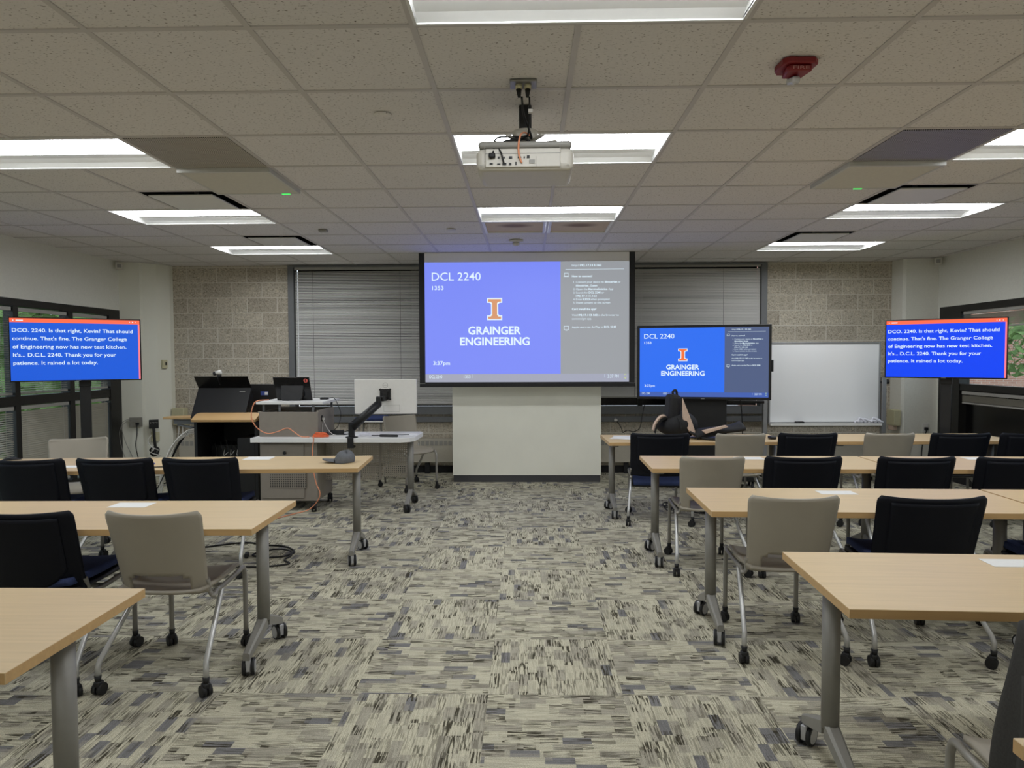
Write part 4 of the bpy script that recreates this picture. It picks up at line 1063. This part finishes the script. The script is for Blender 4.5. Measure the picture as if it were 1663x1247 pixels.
put_text(b, lambda u, v: cc(.14-.02+.04*u, .213+.02-.04*v, .0232), '1', .36, .64, .80, .62, .05); b.build('sticker_mark', 'blackpl', st)

# keyboard wire pile at shelf end
o = thing('power_adapter', 'small black adapter with cable lying on the shelf end beside the computer', 'adapter', (-2.13, 7.2, 1.0885))
b = MB(); b.box(-.05, .03, -.03, .03, 0, .018, .005); b.build('body', 'blackpl', o)
b = MB(); b.tube([(.03, 0, .01), (.08, .03, .012), (.12, .0, -.03), (.17, -.03, -.15), (.15, -.06, -.27), (.1, -.08, -.327)], .0035, 6, 6); b.build('cable', 'rubber', o)

# silver monitor on a black arm
o = thing('arm_monitor', 'silver monitor seen from behind, held by a black arm', 'monitor', (-1.445, 6.985, 1.13), .02)
b = MB(); b.box(-.318, .318, -.012, .02, -.178, .178, .008, 3); b.build('back_shell', 'silver', o)
b = MB(); b.box(-.312, .312, .0205, .024, -.172, .172); b.build('screen', 'blackgl', o)
b = MB()
for q in ((-.02, .145, -.09, -.088), (-.02, .145, -.155, -.153)): b.box(q[0], q[1], -.0128, -.0121, q[2], q[3])
b.box(-.02, -.018, -.0128, -.0121, -.153, -.09); b.box(.143, .145, -.0128, -.0121, -.153, -.09); b.build('port_cover', 'greyband', o)
b = MB()
n = 24
for k in range(n):
    a0, a1 = 2*PI*k/n, 2*PI*(k+1)/n; p = lambda a, r: (r*math.cos(a), -.0124, .115+r*math.sin(a)); b.quad(p(a0, .024), p(a1, .024), p(a1, .027), p(a0, .027))
put_text(b, lambda u, v: Vector((-.018+.036*u, -.0124, .125-.02*v)), 'DELL', 0, 1, .75, .5, .01); b.build('maker_badge', 'greyband', o)
arm = thing('monitor_arm', 'black gas-spring monitor arm clamped to the front edge of the white desk', 'monitor arm', (-1.735, 6.735, .738))
b = MB(); b.cyl((0, 0, 0), (0, 0, .008), .06, 24); b.box(-.03, .03, -.06, -.045, -.10, .004, .004); b.box(-.03, .03, -.045, .03, -.10, -.08, .004); b.cyl((0, 0, -.08), (0, 0, -.0465), .012, 10); b.build('clamp', 'blackpl', arm)
b = MB(); b.box(-.028, .028, -.025, .025, .008, .155, .006); b.build('post', 'blackpl', arm)
b = MB(); b.tube([(0, 0, .10), (.25, .10, .33)], .046, 12, 0, .038); b.build('lower_arm', 'blackpl', arm)
b = MB(); b.box(.225, .275, .08, .13, .30, .40, .008); b.obox((.28, .17, .375), (.05, .11, .05), Rz(-.12), .008); b.build('tilt_head', 'blackpl', arm)
b = MB(); b.box(.235, .345, .226, .236, .36, .47, .004); b.obox((.29, .222, .415), (.16, .008, .02), Ry(.78), .003); b.obox((.29, .222, .415), (.16, .008, .02), Ry(-.78), .003); b.box(.265, .315, .2, .226, .38, .44, .004); b.build('mount_plate', 'blackpl', arm)

# orange network cable
o = thing('orange_cable', 'orange network cable looping off the shelf, coiled on the desk, down to the floor', 'cable')
b = MB()
b.tube([(-2.68, 7.06, 1.094), (-2.72, 6.85, 1.095), (-2.745, 6.80, 1.04), (-2.755, 6.79, .93), (-2.70, 6.79, .83), (-2.60, 6.79, .775), (-2.5, 6.795, .79), (-2.40, 6.80, .825), (-2.33, 6.79, .79), (-2.25, 6.76, .747), (-2.16, 6.74, .745)], .005, 8, 6)
b.tube([(-2.12, 6.72, .75), (-2.10, 6.682, .73), (-2.105, 6.66, .6), (-2.10, 6.655, .45), (-2.07, 6.65, .30), (-2.03, 6.64, .2), (-2.07, 6.66, .11), (-2.16, 6.68, .03), (-2.27, 6.62, .007), (-2.36, 6.45, .007), (-2.44, 6.35, .007), (-2.6, 6.25, .007)], .005, 8, 6); b.build('run', 'peach', o)
b = MB()
for k in range(7):
    r = .085-.006*k; cx_, cy_ = -2.065+.004*(k % 3), 6.79+.006*(k % 2)
    b.tube([(cx_+r*1.0*math.cos(2*PI*q/16), cy_+.05*math.sin(2*PI*q/16)*(1-.06*k), .745+.0055*k+.002*math.sin(q*2.3)) for q in range(17)], .0045, 7)
b.build('coil', 'orange', o)

# things on the desk
o = thing('power_brick', 'black power brick with cables at the left end of the white desk', 'power adapter', (-1.97, 7.06, .738), .2)
b = MB(); b.box(-.07, .07, -.03, .03, 0, .04, .008); b.build('body', 'blackpl', o)
b = MB(); b.tube([(.07, 0, .02), (.13, .02, .03), (.12, -.08, .006), (.0, -.14, .006), (-.08, -.1, .006)], .004, 6, 6); b.tube([(-.07, 0, .02), (-.11, -.06, .02), (-.02, -.1, .008), (.1, -.13, .008)], .004, 6, 6); b.build('cable', 'rubber', o)
o = thing('white_charging_cable', 'thin white charging cable hanging from the box socket to the desk', 'cable')
b = MB(); b.tube([(-2.08, 6.95, .90), (-2.085, 6.94, .82), (-2.075, 6.92, .755), (-2.02, 6.9, .743), (-1.93, 6.93, .743)], .003, 6, 6); b.tube([(-2.08, 6.95, .90), (-2.05, 6.93, .84), (-2.0, 6.92, .77), (-1.94, 6.9, .743), (-1.85, 6.88, .743)], .003, 6, 6); b.build('strand', 'white', o)
b = MB(); b.box(-.012, .012, -.01, .01, -.01, .012); b.build('plug', 'white', o, (-2.079, 6.95, .905))
def lump(name, m, loc, size, seed, label, cat, n=14, rough=.25, rz=0.0):
    rnd = random.Random(seed); b = MB(); ph = [rnd.uniform(0, 6.28) for _ in range(6)]
    def f(u, v):
        a = 2*PI*u; t = PI/2*v; k = 1+rough*(.5*math.sin(3*a+ph[0])+.35*math.sin(5*a+ph[1]+3*v)+.3*math.sin(7*v+ph[2]+2*a))
        r = math.cos(t)*k; return (size[0]*r*math.cos(a), size[1]*r*math.sin(a), size[2]*(math.sin(t)*(1+rough*.5*math.sin(2*a+ph[3]))) + .0005)
    b.grid(f, n*2, n); bmesh.ops.remove_doubles(b.bm, verts=b.bm.verts, dist=.0005)
    return tag(b.build(name, m, None, loc, rz), label, cat)
lump('cloth_wipe', 'cloth', (-1.65, 6.90, .737), (.07, .05, .035), 3, 'crumpled white wipe on the white desk beside the monitor arm', 'cloth')
b = MB(); b.obox((0, 0, .012), (.19, .035, .024), None, .009, 3); tag(b.build('handheld_device', 'blackpl', None, (-1.38, 6.80, .7375), -.12), 'black bar-shaped device lying on the white desk', 'device')
b = MB(); b.tube([(-.18, 0, .004), (.2, .05, .004)], .004, 6); tag(b.build('stylus', 'blackpl', None, (-1.40, 6.90, .7378)), 'thin dark stick lying behind the black bar on the desk', 'pen')
def sheet(name, x, y, z, w, d, deg, label, group=None, n=1, cat='paper'):
    b = MB()
    for k in range(n): b.obox((.006*k, .004*k, .0004+.0009*k), (w, d, .0008), Rz(.12*k))
    return tag(b.build(name, 'paper', None, (x, y, z+.0003), math.radians(deg)), label, cat, group)
sheet('paper_sheet', -1.24, 6.99, .737, .20, .20, 10, 'white papers at the right end of the white desk', None, 3)
G = 'paper sheets on the tables'
sheet('paper_sheet', -2.13, 3.626, .737, .205, .125, 0, 'white sheet on the second left table, behind the taupe chair', G)
sheet('paper_sheet', -2.115, 5.344, .737, .21, .165, 3, 'white sheet on the front left table, right of the navy chairs', G)
sheet('paper_sheet', -3.35, 4.93, .737, .15, .10, 3, 'white sheet between the two left navy chairs on the front left table', G)
sheet('paper_sheet', 1.786, 3.977, .737, .205, .11, -2, 'white sheet on the third right table, left of the navy chair', G)
sheet('paper_sheet', 1.865, 2.617, .737, .24, .10, -2, 'white sheet on the foreground table at the right photo edge', G)
sheet('paper_sheet', 1.72, 5.33, .737, .21, .13, -1, 'pale sheet on the second right table, behind the taupe aisle chair', G)
sheet('paper_sheet', 3.43, 5.31, .737, .16, .12, -1, 'pale sheet on the second right table at the right side', G)
sheet('paper_sheet', .94, 6.71, .737, .21, .28, -20, 'loose stack of papers on the aisle end of the front right table', G, 4)
b = MB(); b.box(-.03, .03, -.045, .045, 0, .03, .012, 3); tag(b.build('computer_mouse', 'blackpl', None, (2.335, 6.57, .7375)), 'small black mouse on the front right table between two chairs', 'mouse')
o = thing('blue_pens', 'two blue pens lying on the front left table between the navy chairs', 'pens', (-2.845, 5.0, .7375))
b = MB(); b.tube([(-.03, -.05, .005), (.03, .06, .005)], .005, 8); b.build('pen', 'pen', o)
b = MB(); b.tube([(.0, -.05, .005), (.06, .05, .005)], .005, 8); b.build('pen', 'pen', o)
b = MB(); b.tube([(-.07, 0, .004), (.10, .02, .004)], .004, 6); tag(b.build('black_stylus', 'blackpl', None, (-2.74, 4.88, .7375)), 'thin black stick on the front left table beside the blue pens', 'pen')
lump('black_pouch', 'bag', (-4.05, 5.28, .737), (.06, .05, .018), 8, 'small dark pouch on the front left table at the left photo edge', 'pouch')
# cap
o = thing('baseball_cap', 'grey cloth baseball cap lying on the front left table', 'cap', (-1.39, 5.14, .737), .15)
b = MB()
def cf(u, v):
    a = 2*PI*u; t = PI/2*v; k = 1+.06*math.sin(3*a+1)+.05*math.sin(5*v+a); r = math.cos(t)**.7*k
    return (.078*r*math.cos(a)+.02*v, .085*r*math.sin(a), .078*math.sin(t)*(1+.16*math.sin(a*2+.6))+.003)
b.grid(cf, 28, 12); bmesh.ops.remove_doubles(b.bm, verts=b.bm.verts, dist=.0006); b.build('crown', 'cap', o)
b = MB(); b.grid(lambda u, v: (-.06-.095*v*math.sqrt(max(.05, 1-(2*u-1)**2*.8)), (2*u-1)*(.075-.02*v), .010+.012*(1-(2*u-1)**2)+.004*v), 14, 8, -.005); b.build('brim', 'cap', o)

# ------------------------------------------------------------------ backpack on the front right table
o = thing('backpack', 'black backpack with beige panels slumped open on the front right table', 'backpack', (1.45, 6.68, .738))
rb_ = lambda x: x-1.45
rz_ = lambda z: z-.738
b = MB(); b.obox((rb_(1.415), .02, rz_(.99)), (.115, .24, .34), Ry(.05), .035, 3); b.build('upright_pocket', 'bag', o)
b = MB(); b.tube([(-.03, .0, .405), (-.035, .0, .45), (-.005, .0, .46), (.005, .0, .41)], .012, 8, 4); b.build('grab_handle', 'bag', o)
b = MB()
def lf(u, v):
    a = 2*PI*u; t = PI*(v-.5); k = 1+.10*math.sin(3*a+.5)+.08*math.sin(2*a+4*v); return (.0+.185*math.cos(t)**.8*math.cos(a)*k, .15*math.cos(t)**.8*math.sin(a)*k, .125+.122*math.sin(t)*(1+.15*math.cos(a)))
b.grid(lf, 28, 16); bmesh.ops.remove_doubles(b.bm, verts=b.bm.verts, dist=.0006); b.build('main_body', 'bag', o)
tri = [(rb_(1.478), rz_(1.135)), (rb_(1.525), rz_(1.02)), (rb_(1.575), rz_(.90)), (rb_(1.612), rz_(.80)), (rb_(1.608), rz_(.755)), (rb_(1.555), rz_(.80)), (rb_(1.515), rz_(.86)), (rb_(1.482), rz_(.93))]
b = MB(); b.prism(tri, .03, lambda a, c, d: Vector((a, -.14+d+.25*(a-.02), c)), .006); b.build('beige_panel', 'tan', o)['label'] = 'beige side panel'
b = MB()
pts = [(rb_(1.375), -.02, rz_(.915)), (rb_(1.33), -.05, rz_(.955)), (rb_(1.275), -.07, rz_(.94)), (rb_(1.225), -.09, rz_(.88)), (rb_(1.205), -.1, rz_(.82))]
cp_ = catmull(pts, 6); b.sm = True
vs = [(b.bm.verts.new(p + Vector((-.012, -.02, .012))), b.bm.verts.new(p + Vector((.02, -.03, -.03))), b.bm.verts.new(p + Vector((.026, .03, -.03))), b.bm.verts.new(p + Vector((-.006, .04, .012)))) for p in cp_]
for p, q in zip(vs[:-1], vs[1:]):
    for k in range(4): b._f((p[k], p[(k+1) % 4], q[(k+1) % 4], q[k]))
b._f(vs[0]); b._f(vs[-1][::-1]); stp = b.build('strap_loop', 'bag', o)
b = MB(); b.sm = True
vs = [(b.bm.verts.new(p + Vector((-.014, -.022, .016))), b.bm.verts.new(p + Vector((.006, -.032, -.008))), b.bm.verts.new(p + Vector((-.012, -.02, .012)))) for p in cp_]
for p, q in zip(vs[:-1], vs[1:]):
    for k in range(3): b._f((p[k], p[(k+1) % 3], q[(k+1) % 3], q[k]))
b.build('strap_lining', 'tan', stp)
b = MB()
def ff(u, v):
    return (.16+.46*u, -.17+.28*v, .004+.095*u+.035*math.sin(PI*v)+.012*math.sin(5*u+2*v))
b.grid(ff, 20, 10, -.03); fl = b.build('open_flap', 'bag', o)
b = MB(); b.prism([(.20, .090), (.42, .140), (.44, .126), (.23, .062)], .05, lambda a, c, d: Vector((a, -.215+d, c)), .004); b.build('flap_lining', 'tan', fl)
b = MB(); b.tube([(.16, -.13, .03), (.25, -.2, .012), (.32, -.235, .012), (.38, -.23, .012)], .012, 8, 5); b.tube([(-.03, -.14, .22), (0, -.16, .16), (.01, -.165, .09)], .005, 6, 4); b.tube([(.1, -.12, .07), (.2, -.15, .03), (.3, -.16, .04), (.45, -.1, .06)], .012, 8, 5); b.build('straps', 'bag', o)

# dark grey bag on the lower right chair
o = thing('canvas_bag', 'dark grey canvas bag standing on the taupe chair, lower right corner', 'bag', (1.372, 1.69, .447))
b = MB()
def gf(u, v):
    a = 2*PI*u; ca, sa = math.cos(a), math.sin(a); k = (abs(ca)**5+abs(sa)**5)**(-1/5); w = 1-.17*v**1.4
    return (.185*ca*k*w+.02*v + .006*math.sin(4*a+5*v), .105*sa*k*(1-.2*v), .40*v)
b.grid(gf, 36, 12); b.bm.faces.new([v for v in b.bm.verts if abs(v.co.z-.40) < 1e-5][:36]) if False else None
bmesh.ops.remove_doubles(b.bm, verts=b.bm.verts, dist=.0005); bmesh.ops.holes_fill(b.bm, edges=[e for e in b.bm.edges if e.is_boundary], sides=0); b.build('main_body', 'greybag', o)
b = MB(); b.grid(lambda u, v: tuple(Vector(gf(.52+.46*u, v*.74)) * 1.0 + Vector(((-.012 if u < .5 else .012)*math.sin(PI*abs(u-.5)*2), -.022-.012*math.sin(PI*v), .004+.03*math.sin(PI*u)*v))), 20, 8, -.02); b.build('front_pocket', 'greybag', o)
b = MB(); b.tube([tuple(Vector(gf(.52+.46*q/12, .73)) + Vector((0, -.04, .005+.03*math.sin(PI*q/12)))) for q in range(13)], .007, 8); b.build('pocket_trim', 'bag', o)
b = MB(); b.tube([(-.05, 0, .395), (-.04, -.0, .435), (.03, 0, .435), (.05, 0, .395)], .008, 8, 5); b.build('handle', 'bag', o)
lump('floor_bag', 'navybag', (2.43, 3.24, .001), (.10, .09, .085), 5, 'small rounded navy bag on the carpet behind the third row navy chair', 'bag', rough=.1)

# ------------------------------------------------------------------ cords on the floor
o = thing('floor_power_cord', 'black power cord coiled on the carpet below the second left table', 'cord')
b = MB()
b.tube([(-2.75, 5.35, .007), (-2.609, 5.417, .007), (-2.344, 5.56, .007), (-2.134, 5.493, .007), (-1.96, 5.45, .007), (-1.83, 5.30, .007), (-1.864, 5.18, .007), (-2.0, 5.14, .008), (-2.12, 5.2, .012), (-2.0, 5.33, .016), (-1.87, 5.30, .016), (-1.82, 5.2, .010), (-1.83, 5.08, .007), (-1.766, 4.985, .007), (-1.917, 4.91, .007), (-2.1, 4.9, .007), (-2.3, 4.87, .007)], .007, 8, 7); b.build('cable', 'rubber', o)
b = MB(); b.obox((-2.15, 5.16, .02), (.03, .07, .035), Rz(.3), .008); b.build('plug', 'rubber', o)
o = thing('tangled_cord', 'tangled black cord on the carpet under the front right table', 'cord')
b = MB(); rnd = random.Random(4); b.tube([(1.36+.16*rnd.random(), 6.72+.34*rnd.random(), .008+.012*(k % 3)) for k in range(12)] + [(1.6, 6.75, .008), (1.75, 6.6, .008)], .006, 7, 6); b.build('cable', 'rubber', o)
o = thing('left_row_floor_cord', 'black cord lying on the carpet under the front left navy chairs', 'cord')
b = MB(); b.tube([(-2.9, 4.7, .007), (-2.75, 4.9, .007), (-2.85, 5.0, .007), (-3.0, 4.9, .007), (-3.2, 4.85, .007), (-3.6, 4.9, .007)], .006, 7, 6); b.build('cable', 'rubber', o)
o = thing('lectern_cable_bundle', 'white and black cables arching from the lectern down to the floor', 'cables')
b = MB()
for k in range(4): b.tube([(-3.445, 7.10+.014*k, .80-.012*k), (-3.56, 7.04+.014*k, .76-.012*k), (-3.70, 7.02+.014*k, .60), (-3.80, 7.02+.02*k, .36), (-3.9, 7.1+.03*k, .1), (-4.0, 7.12+.03*k, .008)], .0055, 7, 6)
b.build('white_cables', 'white', o)
b = MB()
for k in range(3): b.tube([(-3.445, 7.18+.02*k, .80), (-3.54, 7.12+.02*k, .785), (-3.67, 7.10+.02*k, .62), (-3.78, 7.10, .38), (-3.9, 7.05, .12), (-4.05, 7.05, .008)], .0055, 7, 6)
b.tube([(-3.445, 7.35, .55), (-3.5, 7.3, .40), (-3.65, 7.2, .3), (-3.85, 7.15, .2)], .007, 7, 6); b.build('black_cables', 'rubber', o)

# ------------------------------------------------------------------ wall fittings
o = thing('steel_outlet_plate', 'brushed steel outlet plate with grey cords on the left corner wall', 'outlet', (-4.975, 8.61, .72), .27)
b = MB(); b.box(-.075, .075, -.012, .002, -.06, .06, .003); b.build('plate', 'steel', o)
b = MB(); b.obox((.02, -.03, -.02), (.035, .035, .03), None, .006); b.build('black_plug', 'rubber', o)
b = MB(); b.tube([(.02, -.045, -.03), (.02, -.05, -.15), (-.0, -.04, -.3), (.03, -.03, -.5), (.06, -.03, -.69)], .006, 7, 6); b.build('black_cord', 'rubber', o)
b = MB(); b.tube([(-.02, -.02, .02), (-.08, -.05, .04), (-.15, -.05, -.02), (-.13, -.04, -.2), (-.06, -.03, -.4), (.03, -.03, -.6)], .0035, 6, 6); b.tube([(-.0, -.02, .01), (-.1, -.05, .01), (-.18, -.05, -.12), (-.14, -.04, -.4), (-.02, -.03, -.66)], .0035, 6, 6); b.build('grey_cord', 'greyband', o)
o = thing('black_wall_box', 'square black wall box with a thick cable, beside the steel outlet plate', 'outlet', (-4.775, 8.66, .69), .45)
b = MB(); b.box(-.055, .055, -.03, .03, -.055, .055, .004); b.build('box', 'blackpl', o)
b = MB()
for k in range(5): b.box(-.04+.018*k, -.03+.018*k, -.0315, -.0302, .012+.006*(k % 2), .026)
b.build('lettering_strip', 'greyband', o)
b = MB(); b.tube([(0, -.035, -.05), (.005, -.04, -.2), (.02, -.04, -.35)], .017, 8, 4)
rnd = random.Random(2)
b.tube([(.0+.1*rnd.uniform(-.5, .5), -.05+.05*rnd.uniform(-.5, .5), -.29-.12*rnd.random()) for k in range(16)], .011, 7, 5); b.build('cable_tangle', 'rubber', o)
b = MB(); b.tube([(-.03, -.03, -.14), (-.07, -.05, -.2), (-.04, -.07, -.27), (.0, -.08, -.30), (.05, -.07, -.33)], .005, 6, 5); b.tube([(-.04, -.08, -.28), (.0, -.085, -.31), (-.03, -.08, -.36), (.08, -.06, -.4)], .005, 6, 5); b.build('white_cord', 'white', o)
o = thing('cream_outlet', 'cream outlet plate low on the left column below the black wall box', 'outlet', (-4.80, 8.735, .52), .6)
b = MB(); b.box(-.05, .05, -.012, .0, -.06, .06, .003); b.build('plate', 'cream', o)
b = MB(); b.cyl((-.02, -.012, .01), (-.02, -.03, .01), .012, 10); b.build('plug', 'rubber', o)
o = thing('thermostat', 'small cream thermostat on the left corner column', 'thermostat', (-4.735, 8.86, 1.455), 1.1)
b = MB(); b.box(-.035, .035, -.03, .0, -.055, .055, .006); b.build('case', 'cream', o)
b = MB(); b.box(.0, .022, -.033, -.0305, -.015, .025); b.build('dial_window', 'blackpl', o)
o = thing('cream_wall_box', 'cream plastic box on the left column behind the lectern flap', 'wall box', (-4.60, 9.0, .77))
b = MB(); b.box(-.08, .08, -.08, .045, -.02, .10, .006); b.box(-.06, .12, -.08, .0, -.12, -.06, .006); b.build('case', 'cream', o)
b = MB(); b.tube([(.0, -.05, -.12), (-.01, -.05, -.25), (-.06, -.06, -.4), (-.14, -.1, -.6)], .006, 6, 5); b.tube([(.05, -.05, -.12), (.05, -.05, -.3), (.07, -.05, -.5)], .006, 6, 5); b.build('cord', 'white', o)
o = thing('beige_wall_box', 'beige box on the right column edge, beside the whiteboard', 'wall box', (4.70, 8.86, .74))
b = MB(); b.box(-.055, .033, -.09, .09, -.10, .10, .006); b.build('case', 'cream', o)
b = MB(); b.box(-.05, .0, -.06, .06, -.16, -.101, .004); b.build('skirt', 'tan', o)
o = thing('wall_outlet', 'white wall outlet with a black plug on the right corner wall', 'outlet', (5.03, 8.76, .615), -.07)
b = MB(); b.box(-.035, .035, -.012, -.0, -.06, .06, .003); b.build('plate', 'white', o)
b = MB(); b.obox((.0, -.03, -.01), (.035, .04, .04), None, .006); b.tube([(0, -.04, -.03), (-.03, -.05, -.12), (-.06, -.05, -.3), (-.05, -.04, -.61)], .007, 7, 5); b.build('plug', 'rubber', o)
b = MB(); b.tube([(1.17+x, 8.99-YF+y, -.01+z) for x, y, z in ((.0, .0, .0), (.06, -.03, -.1), (.08, -.03, -.16), (.14, -.03, -.13), (.22, -.03, -.15), (.30, -.03, -.10), (.33, -.03, .05), (.36, -.03, .2))], .005, 7, 6); cd = b.build('cord', 'rubber', rw)
b = MB(); b.obox((1.16, 8.975-YF, -.01), (.04, .03, .03), None, .006); b.build('plug', 'white', cd)

# ------------------------------------------------------------------ outside
b = MB(); b.quad((-60, -40, -4.2), (60, -40, -4.2), (60, 70, -4.2), (-60, 70, -4.2)); o = b.build('outdoor_ground', 'ground'); o['kind'] = 'structure'
b = MB(); b.prism([(9, 26), (40, 20), (42, 30), (11, 36)], 14, lambda a, c, d: Vector((a, c, -4.2+d))); tag(b.build('brick_building', 'brick'), 'red brick building seen through the right window behind the tree', 'building')
def tree(x, y, z, r, hgt, seed, label, n=700, leaf=.16):
    rnd = random.Random(seed); o = thing('tree', label, 'tree', (x, y, -4.2), 0, 'trees outside the windows')
    b = MB(); b.tube([(0, 0, 0), (.05, .03, z*.5), (0, 0, z+4.2)], .14, 10, 3, .06); b.build('trunk', 'trunk', o)
    b = MB()
    for k in range(n):
        d = Vector((rnd.gauss(0, 1), rnd.gauss(0, 1), rnd.gauss(0, 1))).normalized()*rnd.random()**.4
        c = Vector((d.x*r, d.y*r, z+4.2+d.z*hgt)); e = Vector((rnd.gauss(0, 1), rnd.gauss(0, 1), rnd.gauss(0, 1))).normalized(); f = e.orthogonal().normalized(); s = leaf*rnd.uniform(.6, 1.3)
        b.quad(c-e*s, c+f*s*.5, c+e*s, c-f*s*.5)
    b.build('crown', 'leaf', o); return o
tree(10.45, 14.2, 1.75, .95, .75, 1, 'green leafy tree outside the right window', 520, .13)
for k, (x, y, lab) in enumerate(((-9.0, 11.5, 'green tree outside the left window, glimpsed below the caption screen'), (-9.6, 7.2, 'green tree outside the left window, nearer the photo edge'), (-11.0, 15.5, 'green tree outside the left window, furthest away'))):
    tree(x, y, 1.0, 1.7, 2.4, 20+k, lab, 900, .24)
